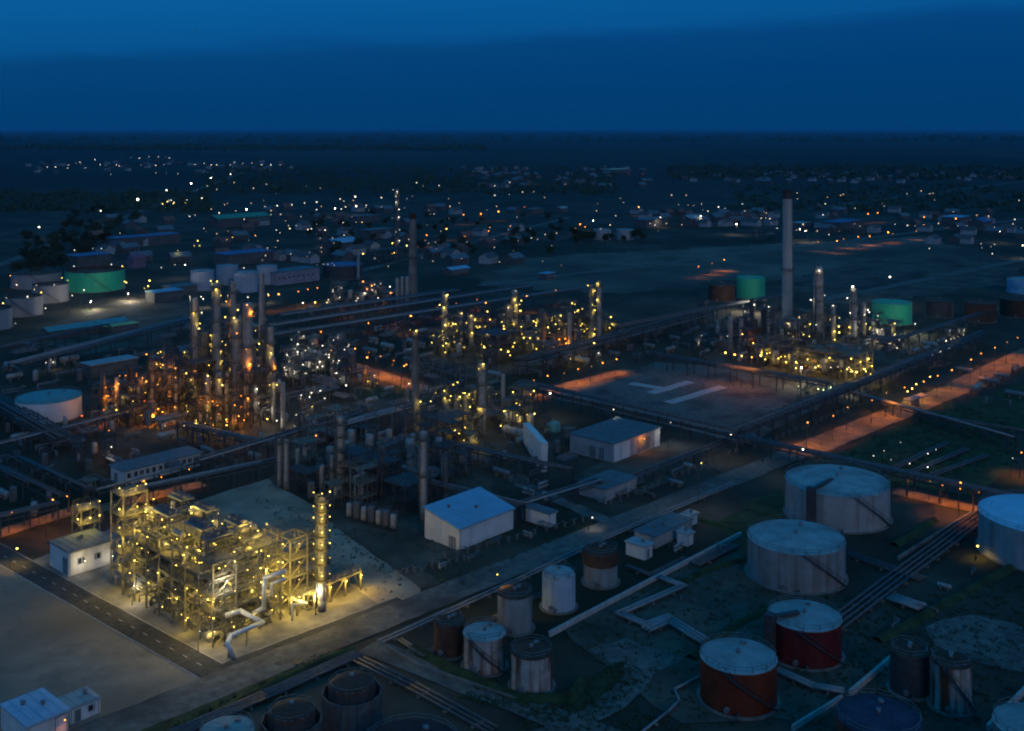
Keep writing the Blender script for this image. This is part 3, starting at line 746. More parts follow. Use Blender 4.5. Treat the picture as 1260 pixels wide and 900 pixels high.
road(G(640, 596), G(760, 648), 4.5, gravelroad, 'side road between warehouse and workshop', .3)
road(G(980, 559), G(1185, 476), 11, lamptoned, 'orange lit road below the right pipe rack', .3)
road(G(1185, 476), G(1275, 432), 13, lamptoned, 'far stretch of the orange lit road at the right edge', .3)
road(G(600, 500), G(775, 456), 7.5, lamptoned, 'orange lit road across the middle of the plant', .3)
road(G(425, 448), G(515, 478), 9, lamptoned, 'red lit side road in the middle of the plant', .3)
road(G(1100, 605), G(1230, 634), 6, lamptoned, 'orange lit lane behind the large pale tanks', .3)
road(G(-20, 664), G(95, 628), 6, lamptoned, 'orange lit lane left of the hut', .3)
road(G(120, 628), G(250, 596), 6, lamptoned, 'orange lit lane behind the process module', .3)
road(G(-10, 330), G(300, 212), 9, gravelroad, 'far road lined with white lamps at left', .3)
road(G(590, 352), G(1260, 270), 9, gravelroad, 'far road across the open flat', .3)
road(G(1000, 372), G(1270, 318), 8, gravelroad, 'far road rising to the right edge', .3)
road(G(440, 335), G(700, 268), 8, gravelroad, 'far road lit by orange lamps', .3)
road(G(960, 262), G(1270, 222), 10, gravelroad, 'distant country road right of the chimney', .3)
rd = bpy.data.objects['road']                            # painted dashes of the near asphalt road
p0, p1 = Vector(G(-40, 660)), Vector(G(264, 829)); dd = (p1-p0); LL = dd.length; dd.normalize(); aa = math.atan2(dd.y, dd.x)
dm = MB().box((0, -.09, .17), (1.6, .09, .178)).mesh('lane_dash', paintw)
q = 1.
while q < LL - 3:
    put('lane_dash', dm, rd, (p0.x + dd.x*q, p0.y + dd.y*q, 0), aa); q += 4.6
for px, py in ((343, 817), (366, 816), (398, 804), (429, 790)):
    x, y = G(px, py); o = MB().cyl((0, 0, .2), (0, 0, .26), .75, n=16).build('manhole_cover', dsteel, None, (x, y, 0))
    tag(o, 'round dark manhole cover in the near concrete road', 'manhole cover', 'manhole covers of the near road')

# ---------------------------------------------------------------- storage tanks
tank('large pale tank with flat blue-white roof, farthest of the big tanks', 968, 1092, 657, 9, wtank, wroof, walk=-.75)
tank('large grey tank ringed by a rim platform, in front of the farthest pale tank', 921, 1038, 732, 8.4, gtank, wroof, rim=ysteel)
tank('dark red tank with pale roof beside the tank yard pipes', 946, 1034, 826, 7.2, redt, wroof, walk=-1.2)
tank('rusty orange-red tank with grey roof, nearest of the two red tanks', 862, 955, 885, 7.5, oranget, wroof)
tank('large tank with bright blue roof cut by the right edge', 1210, 1360, 712, 9, wtank, mat('blue_white_roof_paint', (.40, .62, .74), .55, 0, .1, .2))
tank('small pale blue upright tank between two dark capped ones', 667, 708, 756, 6.8, mat('pale_blue_tank_paint', (.36, .46, .52), .6, 0, .15, .3, ((.26, .3, .32), .6, .5, .75)), wroof, 'dome', stair=False)
tank('small grey tank with rusty brown roof left of the pale blue tank', 612, 655, 783, 7.2, gtank, brown, stair=False)
tank('small streaked tank with bright white roof and prongs', 570, 622, 833, 6.4, rtank, wroof)
tank('rust streaked small tank with dark roof beside the grass bend', 628, 680, 858, 6.5, rtank, brown, stair=False)
o, x, y, r = tank('small tank with dark upper half, farthest of the small row', 718, 760, 725, 7.2, gtank, brown, stair=False)
MB().lathe([(r+.25, 4.4), (r+.25, 7.0), (r-.1, 7.02)], 40).build('upper_band', brown, o)
tank('dark rust brown tank half hidden behind the white roofed one', 534, 572, 812, 6.0, brown, brown, stair=False)
for lab, xl, xr, yb, h, rf in (('dark domed tank inside a pale ring wall, right of its twin', 404, 462, 905, 6.2, brown), ('dark domed tank inside a pale ring wall, cut by the bottom edge', 330, 388, 942, 6.2, brown)):
    o, x, y, r = tank(lab, xl, xr, yb, h, dsteel, rf, 'dome', stair=False)
    m = MB(); R2 = r + 1.15; nn = 12                      # sectioned ring wall
    for q in range(nn):
        a, b2 = 2*PI*q/nn, 2*PI*(q+1)/nn; pts = []
        for rr in (R2, R2-.25):
            for an in (a+.01, b2-.01):
                for z in (0, h*.86): pts.append((rr*math.cos(an), rr*math.sin(an), z))
        MB().add(pts, [(0,2,3,1),(4,5,7,6),(1,3,7,5),(0,4,6,2),(0,1,5,4),(2,6,7,3)]).build('ring_wall_panel', cladd, o)
tank('teal roofed tank at the bottom edge below the near road', 246, 312, 968, 6.2, gtank, teal, stair=False)
tank('broad dark roofed tank at the bottom edge right of the domed pair', 446, 566, 1010, 6.5, brown, mat('dark_purple_roof', (.045, .03, .035), .9), stair=False)
tank('tall dark streaked tank in the bottom right corner', 1146, 1194, 882, 8.0, rtank, brown, stair=True)
tank('broad dark tank at the bottom edge right of the red tanks', 1030, 1132, 985, 9.0, brown, mat('dark_blue_roof_paint', (.04, .05, .08), .9), stair=False)
tank('dark tank behind the tall streaked one', 1096, 1142, 862, 7.2, dsteel, brown, stair=False)
tank('blue grey roofed tank cut by the bottom right corner', 1226, 1330, 985, 7.6, gtank, wroof, stair=False)
tank('broad floodlit green tank at the far left', 82, 152, 361, 12, greent, brown, 'float')
tank('pale floating roof tank left of the green tank, nearer one', 8, 51, 391, 10.0, ptank, dsteel, 'float')
tank('pale floating roof tank left of the green tank, farther one', 41, 83, 374, 10.0, ptank, dsteel, 'float')
tank('tank cut by the left edge below the floating roof tanks', -40, 13, 409, 10, ptank, dsteel, 'float')
tank('rusty pink roofed tank behind the floating roof tanks', 16, 74, 357, 9.0, ptank, brown)
tank('white tank with dark teal roof on the left among pipe racks', 22, 98, 523, 6.9, mat('plain_white_tank_paint', (.66, .64, .64), .6, 0, .06, .2), teal, stair=False)
tank('pale blue tank, leftmost of the cluster behind the left unit', 235, 263, 359, 12, pbtank, wroof, stair=False)
tank('pale blue tank, second of the cluster behind the left unit', 266, 293, 352, 12, pbtank, wroof, stair=False)
tank('pale blue tank, third of the cluster behind the left unit', 288, 317, 361, 12, pbtank, wroof, stair=False)
tank('pale blue tank, rightmost of the cluster behind the left unit', 316, 341, 351, 11.5, pbtank, wroof, stair=False)
tank('floodlit green tank behind the tall chimney', 907, 941, 369, 12, greent, greent, stair=False)
tank('floodlit green tank right of the tall chimney', 1074, 1121, 401, 10.5, greent, greent, stair=False)
tank('blue tank cut by the right edge', 1241, 1290, 364, 8, mat('blue_tank_paint', (.12, .36, .55), .6), wroof, stair=False)
tank('dark tank left of the green one behind the chimney', 872, 904, 372, 9, brown, brown, stair=False)
tank('dark brown tank left of the blue one at the right edge', 1188, 1224, 398, 9.5, brown, brown, stair=False)
tank('dark tank at the far right below the blue one', 1232, 1270, 392, 9, brown, brown, stair=False)
tank('dark tank between the right green tank and the brown one', 1140, 1172, 392, 8, dsteel, brown, stair=False)
tank('low dark tank with blue roof behind the far middle unit', 398, 446, 345, 9, dsteel, roofblue, stair=False)
tank('pale low tank on the open flat', 730, 752, 296, 9, wtank, wroof, stair=False)
tank('second pale low tank on the open flat', 758, 780, 296, 9, wtank, wroof, stair=False)

# ---------------------------------------------------------------- buildings
building('white warehouse with bright blue sloping roof, largest in the middle', G(565, 678), 19.2, 11.8, 5.0, wallw, roofb, 'mono', 7.4, 'warehouse', doors=(('x', 1.2, .15, 2.2, 2.6),), cat='warehouse')
o = building('workshop with dark roof and pale end wall beside the gravel yard', G(754, 570), 24.5, 16.5, 5.6, wallg, roofd, 'flat', None, 'workshop', doors=(('x', 6.5, .15, 2.4, 3.6), ('x', 3.2, .15, 2.0, 3.6), ('y', 12.6, .15, 6.5, 4)), cat='workshop')
MB().box((.3, -.14, .1), (8.6, -.02, 5.45)).build('wall_cladding', wallw, o); MB().box((21.5, -.16, .1), (24.4, -.02, 5.4)).build('wall_cladding', wallw, o)
unit_lamp(o, (15, -.9, 4.2), 'o', 330, 300)
building('long low building with a row of windows left of the unlit unit', G(153, 598), 24, 7.6, 4.0, wallw, roofd, 'flat', None, 'office_building', cat='office',
         wins=[('y', .9 + k*1.9, 1.9, 1.1, 1.2) for k in range(12)], doors=(('x', 4, .15, 1.6, 2.4),), eave=.6)
o = building('white hut with dark blue roof at the left of the process module', G(85, 710), 10.3, 9.4, 5.3, wallw, roofd, 'flat', None, 'hut', doors=(('x', .6, .15, 2.2, 3.6),), cat='hut', wins=(('y', 2, 2.2, 1.5, 1.2), ('y', 6, 2.2, 1.5, 1.2)))
unit_lamp(o, (3.0, -1.3, 3.0), 'w', 243, 130); unit_lamp(o, (9.6, -1.3, 2.2), 'w', 243, 70)
building('white shed with pale blue roof in the bottom left corner', G(33, 926), 6.8, 9.6, 4, wallw, mat('pale_blue_sheet_roof', (.36, .46, .56), .6, 0, .12, .5), 'flat', None, 'shed', cat='shed', eave=.25)
o = building('white site cabin with ribbed roof beside the bottom left shed', G(86, 893), 5.2, 4.8, 2.6, wallw, wroof, 'flat', None, 'site_cabin', cat='cabin', eave=.1, wins=(('y', 3.2, 1.1, 1.0, .9),), doors=(('y', .8, .1, 1, 2),))
building('small white pump house in front of the small capped tank', G(793, 690), 3.2, 5.2, 3, wallw, wallg, name='pump_house', cat='pump house', doors=(('y', 1, .1, 1, 2.1),))
building('long dark roofed shelter behind the white pump house', G(806, 676), 16, 6, 2.8, wallg, roofd, name='shelter', cat='shelter')
building('small white kiosk left of the tall yellow road lamp', G(846, 673), 2.6, 3, 2.8, wallw, wroof, name='kiosk', cat='kiosk')
building('low pale kiosk behind the long dark shelter', G(842, 652), 6, 2.4, 2.6, wallw, wroof, name='kiosk', cat='kiosk')
building('dark shed with white front right of the blue roofed warehouse', G(675, 650), 3.0, 9, 3.4, wallw, roofd, name='shed', cat='shed')
building('low dark building between warehouse and workshop', G(745, 618), 14, 9, 3.2, wallg, roofd, name='building')
# tall pale wind-screen slab, leaning beside the workshop
a, b2 = Vector(G(669, 581)), Vector(G(648, 553)); u = (b2-a); Ls = u.length; an = math.atan2(u.y, u.x)
o = thing('screen_wall', 'tall pale leaning slab left of the workshop', 'screen wall', (a.x, a.y, 0), an)
m = MB(); P = [(0, 0), (Ls, 2.2), (Ls+.4, 8.2), (-1.2, 8.8), (-.6, 4)]
m.add([(x, -1.0, z) for x, z in P] + [(x, 1.0, z) for x, z in P], [(0,1,2,3,4)[::-1], (5,6,7,8,9)] + [(i, (i+1) % 5, (i+1) % 5+5, i+5) for i in range(5)]); m.build('panel', wallw, o)
for q in (.25, .5, .75): MB().bar((Ls*q, -1.1, 2.2*q), (Ls*q, -1.1, 8.2), .2).build('stiffener', wallg, o); MB().bar((Ls*q, .9, 0), (Ls*q, .9, 3), .3).build('leg', dsteel, o)
x, y = G(681, 530); o = thing('domed_vessel', 'small teal domed vessel behind the leaning slab', 'vessel', (x, y, 0))
MB().lathe([(2.4, 0), (2.4, 1.8), (2.1, 2.5), (1.3, 3.0), (.01, 3.2)], 20).build('shell', teal, o); MB().cyl((0, 0, 3.1), (0, 0, 3.8), .3, n=8).build('vent', steel, o)
far_b = [('long blue roofed hall at the far left', 142, 306, 60, 16, 8, roofblue, wallg), ('long hall with green roof beyond the far left tanks', 268, 281, 62, 22, 9, roofg, wallg),
  ('pale blue roofed shed left of the tank cluster', 190, 374, 18, 10, 6, roofb, wallw), ('white roofed shed left of the pale blue tank cluster', 213, 365, 16, 12, 5, wroof, wallw),
  ('low hall with teal roof below the green tank', 60, 419, 40, 9, 4, teal, wallg), ('low shed with yellow green roof right of the teal roofed hall', 133, 412, 16, 6, 3.5, mat('yellow_green_roof', (.42, .50, .22), .7), wallw),
  ('blue grey workshop hall above the green tank', 95, 330, 26, 18, 8, roofblue, wallg), ('purple walled shed above the green tank', 163, 331, 10, 8, 8, mat('mauve_sheet', (.17, .11, .16), .7), mat('mauve_wall', (.18, .12, .17), .7)),
  ('wide dark blue hall behind the tank cluster', 340, 352, 34, 16, 8, roofd, mat('mauve_grey_wall', (.28, .25, .30), .7)), ('low hall behind the tank cluster', 280, 328, 40, 20, 8, roofblue, wallw),
  ('small blue roofed hall right of the tank cluster', 412, 312, 24, 14, 8, roofb, wallg), ('pale sheds left of the far chimney', 440, 275, 30, 14, 7, wroof, wallw),
  ('small bright blue roofed shed on the open flat', 672, 345, 9, 6, 4, roofb, wallw), ('low blue roofed shed behind the far chimney', 555, 340, 18, 8, 4, roofb, wallw),
  ('lit long hall on the far plain', 752, 214, 75, 30, 9, mat('cream_sheet', (.55, .56, .38), .7), wallw), ('white hall behind the open flat', 795, 281, 40, 14, 8, wroof, wallw),
  ('second white hall behind the open flat', 850, 279, 26, 14, 8, wroof, wallg), ('blue hall right of the tall chimney', 1035, 286, 44, 20, 9, roofblue, wallw),
  ('blue roofed hall at the far right', 1180, 279, 30, 18, 9, roofb, wallg), ('second blue roofed hall at the far right', 1210, 285, 26, 14, 9, roofblue, wallw),
  ('lit white hall just right of the tall chimney', 985, 284, 20, 12, 7, wroof, wallw), ('white hall beyond the orange far road', 655, 264, 20, 12, 6, wroof, wallw),
  ('second white hall beyond the orange far road', 690, 262, 14, 10, 5, wroof, wallw), ('grey hall under the lamp cluster at centre left', 455, 295, 28, 14, 8, wallg, wallg),
  ('pale shed at the left of the far middle unit', 112, 466, 20, 8, 5, wallg, wallg), ('pale shed inside the left unit', 225, 452, 8, 8, 6, wallg, wallw)]
for i, (lb, px, py, A, B, h, rf, wl) in enumerate(far_b):
    building(lb, G(px, py), A, B, h, farwall if wl in (wallw, wallg) else wl, roofd if rf in (wroof, wallg) and i % 2 else rf, 'gablex' if i % 3 == 1 else 'flat', h*1.35, 'industrial_hall', cat='hall', wins=[('y', 1.5 + k*A/9, h*.5, A/22, h*.14) for k in range(8)], ribs=False, eave=.5)

# ---------------------------------------------------------------- the brightly lit process module (foreground)
U = Vector(G(262, 797))
def UL(x, y): return (U.x + x, U.y + y)
rn = random.Random(5)
ZS = [3.3, 6.5, 9.7, 12.9, 16.0]
mod = frame('process_module', 'tall open steel process module glowing with yellow lamps, in the foreground', UL(0, 0), 3, 7, 5.2, 5.0, ZS, ysteel, None, .55, rn, True, gear=4.2, top=.3)
BUSY.append((U.x + 8, U.y + 17, 26))
for lv, z in enumerate(ZS):                              # lamps under each deck along the two open faces, and inside
    for j in range(8):
        if rn.random() < .7: unit_lamp(mod, (rn.choice((-.35, .8)), j*5 + rn.uniform(-1.5, 1.5), z - .7), 'y', 215, (260 if lv == 0 else 230) if (j + lv) % 2 == 0 else 0)
    for i in range(4):
        if rn.random() < .7: unit_lamp(mod, (i*5.2 + rn.uniform(-1, 1), rn.choice((-.35, .8)), z - .7), 'y', 215, (260 if lv == 0 else 230) if (i + lv) % 2 == 0 else 0)
    for q in range(22): unit_lamp(mod, (rn.uniform(-.3, 15.9), rn.uniform(-.3, 35.3), z - rn.uniform(.5, 1.9)), 'y', 120, 0)
    for q in range(6): unit_lamp(mod, (rn.uniform(2, 14), rn.uniform(3, 32), z - .7), 'y', 215, 420)
for i in range(4): unit_lamp(mod, (16.2, 5 + i*9, 9), 'y', 215, 900)  # back-face lamps added to throw warm light on the sandy lot
for i in range(26): unit_lamp(mod, (rn.uniform(.5, 15.4), rn.uniform(.5, 34.5), 16 + rn.uniform(1.8, 3.0)), 'y', 215, 320 if i % 2 else 0)  # top-deck lamps, several of them added to warm the bluish cooler tops
side = ['on the near end', 'on the far end']
deckgear = [('air_cooler', 0, (4.2, 5.5), 0, 'fan cooler on the module top deck, nearest the front corner'), ('air_cooler', 1, (5, 13), PI/2, 'fan cooler on the module top deck, second from the front'),
  ('air_cooler', 0, (11.5, 9), PI/2, 'fan cooler on the module top deck, right of centre'), ('air_cooler', 1, (4.6, 25), PI/2, 'fan cooler on the module top deck, toward the left end'),
  ('air_cooler', 0, (11.5, 21), PI/2, 'fan cooler on the module top deck, at its back edge'), ('air_cooler', 0, (11.5, 31), PI/2, 'fan cooler on the module top deck, at the far back corner')]
for kd, k, p, rz, lb in deckgear: place(kd, k, UL(*p) + (16.06,), rz, lb, 'fan coolers on the module top deck', .62)
for k in range(16):
    kd = ('pipe_loop', 'heat_exchanger', 'vertical_vessel', 'horizontal_drum')[k % 4]; nm = ('bundle of pipes', 'exchanger pair', 'upright vessel', 'small drum')[k % 4]
    place(kd, k % 2, UL(rn.uniform(2, 13.5), 2 + k*2.05) + (16.06,), rn.choice((0, PI/2)), nm + ' on the top deck of the process module', nm + 's on the module top deck', .42)
for i, (kd, p, lv, rz) in enumerate((('horizontal_drum', (5, 3), 0, 0), ('horizontal_drum', (8, 12), 0, PI/2), ('horizontal_drum', (4, 22), 1, PI/2), ('horizontal_drum', (10, 6), 2, 0), ('horizontal_drum', (9, 28), 2, PI/2),
      ('heat_exchanger', (4, 8), 1, PI/2), ('heat_exchanger', (10, 17), 1, 0), ('heat_exchanger', (5, 30), 0, PI/2), ('heat_exchanger', (5, 16), 2, PI/2), ('heat_exchanger', (9, 23), 3, PI/2), ('heat_exchanger', (4.5, 4.5), 3, 0),
      *[(('horizontal_drum', 'heat_exchanger', 'vertical_vessel')[q % 3], (2.2 + (q*3.7) % 11.5, 2.5 + (q*5.3) % 31), q % 5, PI/2*(q % 2)) for q in range(30)], ('vertical_vessel', (12.5, 2.5), 0, 0), ('vertical_vessel', (13, 26), 0, 0), ('vertical_vessel', (2.5, 33), 1, 0))):
    z = ([0] + ZS)[lv] + .06; nm = {'horizontal_drum': 'pale drum', 'heat_exchanger': 'tubular exchanger pair', 'vertical_vessel': 'upright vessel'}[kd]
    place(kd, i % 2, UL(*p) + (z,), rz, nm + ' inside the yellow lit process module', nm + 's inside the process module', .36 if kd == 'vertical_vessel' else .5)
# stair and vessel towers at the left end, behind the hut
fl = frame('stair_tower', 'taller yellow lit steel tower at the left end of the process module', UL(1, 36.5), 1, 1, 5.5, 5.5, [4, 8, 12, 16, 20.5], ysteel, None, .9, rn)
for z in (4, 8, 12, 16, 20.5):
    for p in ((-.4, 1), (3, -.4), (5, -.4)): unit_lamp(fl, (p[0], p[1], z + 1.6), 'y', 235, 420 if p[0] < 4 else 0)
fl2 = frame('equipment_tower', 'small yellow lit steel tower behind the hut', G(100, 684), 1, 1, 4.5, 4.5, [3.6, 7.2, 10.6], ysteel, None, .9, rn)
for z in (7.2, 10.6):
    for p in ((-.4, 1), (2, -.4), (4.3, -.4)): unit_lamp(fl2, (p[0], p[1], z + 1.2), 'y', 250, 260 if p[0] < 3 else 0)
# right hand cluster
fr = frame('equipment_tower', 'steel tower beside the slim lit column at the right of the process module', G(357, 757), 2, 2, 4.4, 4.4, [4, 7.6, 11.2, 15.5], ysteel, None, .75, rn)
for z in (4, 7.6, 11.2, 15):
    for p in ((-.4, 2), (-.4, 7), (2, -.4), (7, -.4)): unit_lamp(fr, (p[0], p[1], z + (1.4 if z > 15 else -.8)), 'y', 225, 360 if p[0] != 7 else 0)
cc = column('fractionating_column', 'slim lit column with stacked platforms at the right of the process module', 396, 752, 612, 9, plats=(.28, .42, .55, .66, .78, .88, .97))
for pz in (.28, .42, .55, .66, .78, .88, 1.0):
    for a in (-.9, .2, 1.2): unit_lamp(cc[0], ((cc[4]+1.15)*math.cos(CAMDIR+a), (cc[4]+1.15)*math.sin(CAMDIR+a), cc[5]*pz + 1.4), 'y', 170, 280 if a == .2 else 0)
lf = frame('low_platform', 'low yellow lit platform at the front right of the process module', UL(19, -1), 4, 1, 4.2, 5, [4.2], ysteel, None, .9, rn)
for i in range(5): unit_lamp(lf, (i*4.2, -.35, 3.4), 'Y' if i in (2, 3) else 'y', 215, 600)
for k, (x, y) in enumerate(((31, 6), (34, 4), (37.5, 5))): place('air_cooler', k % 2, UL(x, y), PI/2, 'small fan cooler at the right end of the module plot', 'small coolers at the right end of the module plot', .42)
for k, (x, y) in enumerate(((18.5, 14), (19, 20), (20, 27), (33, 12), (29, 22), (24, 22))): place(('vertical_vessel', 'horizontal_drum')[k % 2], k % 2, UL(x, y), 0, ('upright vessel', 'drum on saddles')[k % 2] + ' in the yard right of the process module', ('vessels', 'drums')[k % 2] + ' right of the process module', .7)
# white insulated ducts
def P3(px, py, z): return G(px, py, z) + (z,)
def duct(label, pts, r):
    x0, y0, _ = pts[0]; o = thing('duct', label, 'duct', (x0, y0, 0)); m = MB()
    MB().tube([(x-x0, y-y0, z) for x, y, z in pts], r, 10).build('pipe', ductw, o)
    for a, b_ in zip(pts, pts[1:]):
        if abs(a[2]-b_[2]) < .3 and a[2] > 1: MB().bar(((a[0]+b_[0])/2-x0, (a[1]+b_[1])/2-y0, 0), ((a[0]+b_[0])/2-x0, (a[1]+b_[1])/2-y0, a[2]-r*.5), .25).build('support', ysteel, o)
    return o
d0 = dep(778); zz = lambda py, d=d0: zat(py, d)
duct('tall white duct rising between module and right tower', [at(350, d0) + (zz(703),), at(326, d0) + (zz(711),), at(324, d0) + (zz(748),), at(313, d0) + (zz(754),)], .42)
duct('white duct bending along the front of the process module', [P3(278, 757, 5.2), P3(296, 752, 5.2), P3(323, 766, 3.4), P3(283, 783, 3.4), P3(280, 793, 3.2), P3(287, 808, .5)], .45)
duct('thin white duct under the tall one', [at(350, d0-1) + (zz(710),), at(334, d0-1) + (zz(716),), at(334, d0-1) + (zz(730),)], .28)
for k in range(7):
    x, y = 17 + k*1.6, rn.uniform(-3.5, 4); pts = [(x, y, .2), (x, y, rn.uniform(1.5, 4)), (x + rn.uniform(1, 4), y, 2.5), (x + 3, y + rn.uniform(2, 6), 2.5), (x+3, y+5, .3)]
    duct('low bent pipe in the front yard of the process module', [UL(a, b_) + (c,) for a, b_, c in pts], rn.choice((.15, .22, .3)))['group'] = 'low bent pipes before the process module'
street_lamp(279, 715, 'W', 'bright lamp mast standing before the middle of the process module', None, 12.5, 1500, 'lamp_mast', .5)
street_lamp(391, 726, 'W', 'bright lamp at the foot of the slim lit column', None, 5, 450, 'lamp_mast', .5)
street_lamp(246, 777, 'w', 'white lamp at the front corner of the process module', None, 4, 300, 'lamp_mast', .4)
street_lamp(165, 721, 'w', 'white lamp at the left foot of the process module', None, 4, 500, 'lamp_mast', .4)

# ---------------------------------------------------------------- other process units
def unit_lamps(lst, cols, dr, where, seed=0, pw=90, zmax=13):
    rnd = random.Random(seed)
    names = {'y': 'yellow', 'w': 'white', 'o': 'orange', 'Y': 'yellow', 'W': 'white', 'O': 'orange', 'r': 'red', 'g': 'pale green'}
    for n_, (px, py, c) in enumerate(lst):
        k_ = (0 if n_ % 2 else 2) * (5 if c in 'oO' else 1)
        best = None
        for (o, d, x, y, rr, h, cpx, wd) in cols:
            z = zat(py, d)
            if 1.5 < z < h + 1.5 and abs(px-cpx) <= wd/2 + 7:
                if best is None or abs(px-cpx) < best[0]: best = (abs(px-cpx), o, d, rr, px-cpx, z)
        if not best and zat(py, dr[0]) > zmax:
            for (o, d, x, y, rr, h, cpx, wd) in cols:
                z = zat(py, d)
                if z < h + 1 and abs(px-cpx) < 40 and (best is None or abs(px-cpx) < best[0]): best = (abs(px-cpx), o, d, rr, max(-wd/2-4, min(wd/2+4, px-cpx)), z)
        if best:
            _, o, d, rr, dx, z = best; l = dx/F*d; fwd = -(math.sqrt(max(0, rr*rr - l*l)) + .75)
            unit_lamp(o, (FW[0]*fwd + RT[0]*l, FW[1]*fwd + RT[1]*l, z), c, d, pw*min(k_, 6)*(1.3 if c in 'WYO' else 1))
        else:
            ok = [q for q in (dr[0] + (dr[1]-dr[0])*k/8 for k in range(9)) if 2.6 < zat(py, q) < zmax] or [dep(py, 3.)]
            d = rnd.choice(ok); z = zat(py, d)
            street_lamp(px, py, c, 'slim pole with %s lamp %s' % (names[c], where), '%s lamp poles %s' % (names[c], where), round(z*2)/2, pw*k_*(3 if c in 'WYO' else 1.5), 'lamp_pole', .6, d)
def cols_(spec, where, group=None):
    out = []
    for i, s in enumerate(spec):
        lb, px, yb, yt, wd, kw = s
        kind = kw.pop('kind', 'column')
        if kind == 'chimney': t = chimney('chimney', lb, px, yb, yt, wd, **kw)
        else: t = column(kw.pop('name', 'process_column'), lb, px, yb, yt, wd, **kw)
        out.append(t + (px, wd)); BUSY.append((t[2], t[3], t[4] + 1.5))
    return out
def tower(lb, px, yb, yt, wm, name='steel_tower', ma=None, lv=5.0, dm=None):
    d = dep(yb); x, y = at(px, d); h = zat(yt, d); n = max(2, round(h/lv)); dm = dm or wm
    o = frame(name, lb, (x - wm/2, y - dm/2), max(1, round(wm/5)), max(1, round(dm/5)), wm/max(1, round(wm/5)), dm/max(1, round(dm/5)), [h*(k+1)/n for k in range(n)], ma or dsteel, None, .7, rn)
    for c_ in o.children: c_.location.x -= wm/2; c_.location.y -= dm/2
    o.location = (x, y, 0); BUSY.append((x, y, wm*.75)); return o
def tower_col(o, px, yb, yt, wm):
    d = dep(yb); return (o, d, 0, 0, wm*.45, zat(yt, d), px, wm*F/d)

# left unit, orange and yellow lamps
WL = 'in the tall orange and yellow lit left unit'
cl = cols_([
 ('tall slim pale stack, highest of the left unit', 322, 498, 336, 8, dict(kind='chimney', bands=(.55,), ma=clad)),
 ('pale column at the left side of the tall left unit', 240, 488, 366, 8, dict(plats=(.35, .6, .85))),
 ('dark broad column left of centre in the left unit', 251, 500, 408, 11, dict(plats=(.5, .8), ma=cladd)),
 ('column topped by three lamps in the left unit', 267, 505, 348, 9, dict(plats=(.3, .5, .7, .85, .96))),
 ('slim column behind the three-lamp column', 287, 492, 346, 7, dict(plats=(.4, .7, .9))),
 ('column with orange lamps in the middle of the left unit', 291, 512, 392, 10, dict(plats=(.3, .55, .8))),
 ('broad pale column under the orange lamps of the left unit', 305, 515, 372, 12, dict(plats=(.35, .62, .88))),
 ('pale column right of the tall stack', 333, 508, 402, 8, dict(plats=(.3, .55, .8))),
 ('short pale column at the front of the left unit', 270, 524, 458, 7, dict(plats=(.5, .9))),
 ('slim front column at the middle of the left unit', 256, 521, 462, 6, dict(plats=(.6,))),
 ('pale column among the orange lamps', 189, 506, 437, 9, dict(plats=(.5, .9))),
 ('short slim column left of the orange lamps', 173, 505, 468, 6, dict(plats=())),
 ('red brown slim stack at the left of the left unit', 160, 504, 452, 5, dict(ma=brown, plats=(), pipe=False)),
 ('orange lit column in the cluster of lamps', 211, 500, 445, 8, dict(plats=(.4, .8))),
 ('thin pale stack right of the left unit', 348, 530, 470, 5, dict(plats=(), pipe=False)),
], WL)
rc = random.Random(12)
for k in range(16):
    px = 128 + k*14 + rc.uniform(-5, 5); yb = rc.uniform(492, 524); hpx = rc.uniform(30, 60) if px < 225 else rc.uniform(45, 100)
    t = column('process_column', 'slender column among the lamps of the left unit', px, yb, yb - hpx, rc.uniform(3.5, 5.5), plats=tuple(rc.uniform(.3, .95) for _ in range(3)), group='slender columns of the left unit', pipe=k % 2 == 0, ma=rc.choice((clad, cladd)))
    cl.append(t + (px, 5)); BUSY.append((t[2], t[3], t[4] + 1))
tws = [('steel tower hung with yellow lamps at the heart of the left unit', 280, 500, 400, 9), ('steel tower hung with lamps at the right of the left unit', 312, 522, 455, 8), ('orange lit steel tower at the left of the left unit', 205, 512, 440, 9),
       ('low orange lit steel structure at the far left of the left unit', 140, 505, 470, 11), ('steel tower left of the heart of the left unit', 244, 510, 445, 8)]
for lb, px, yb, yt, wm in tws:
    cl.append(tower_col(tower(lb, px, yb, yt, wm), px, yb, yt, wm))
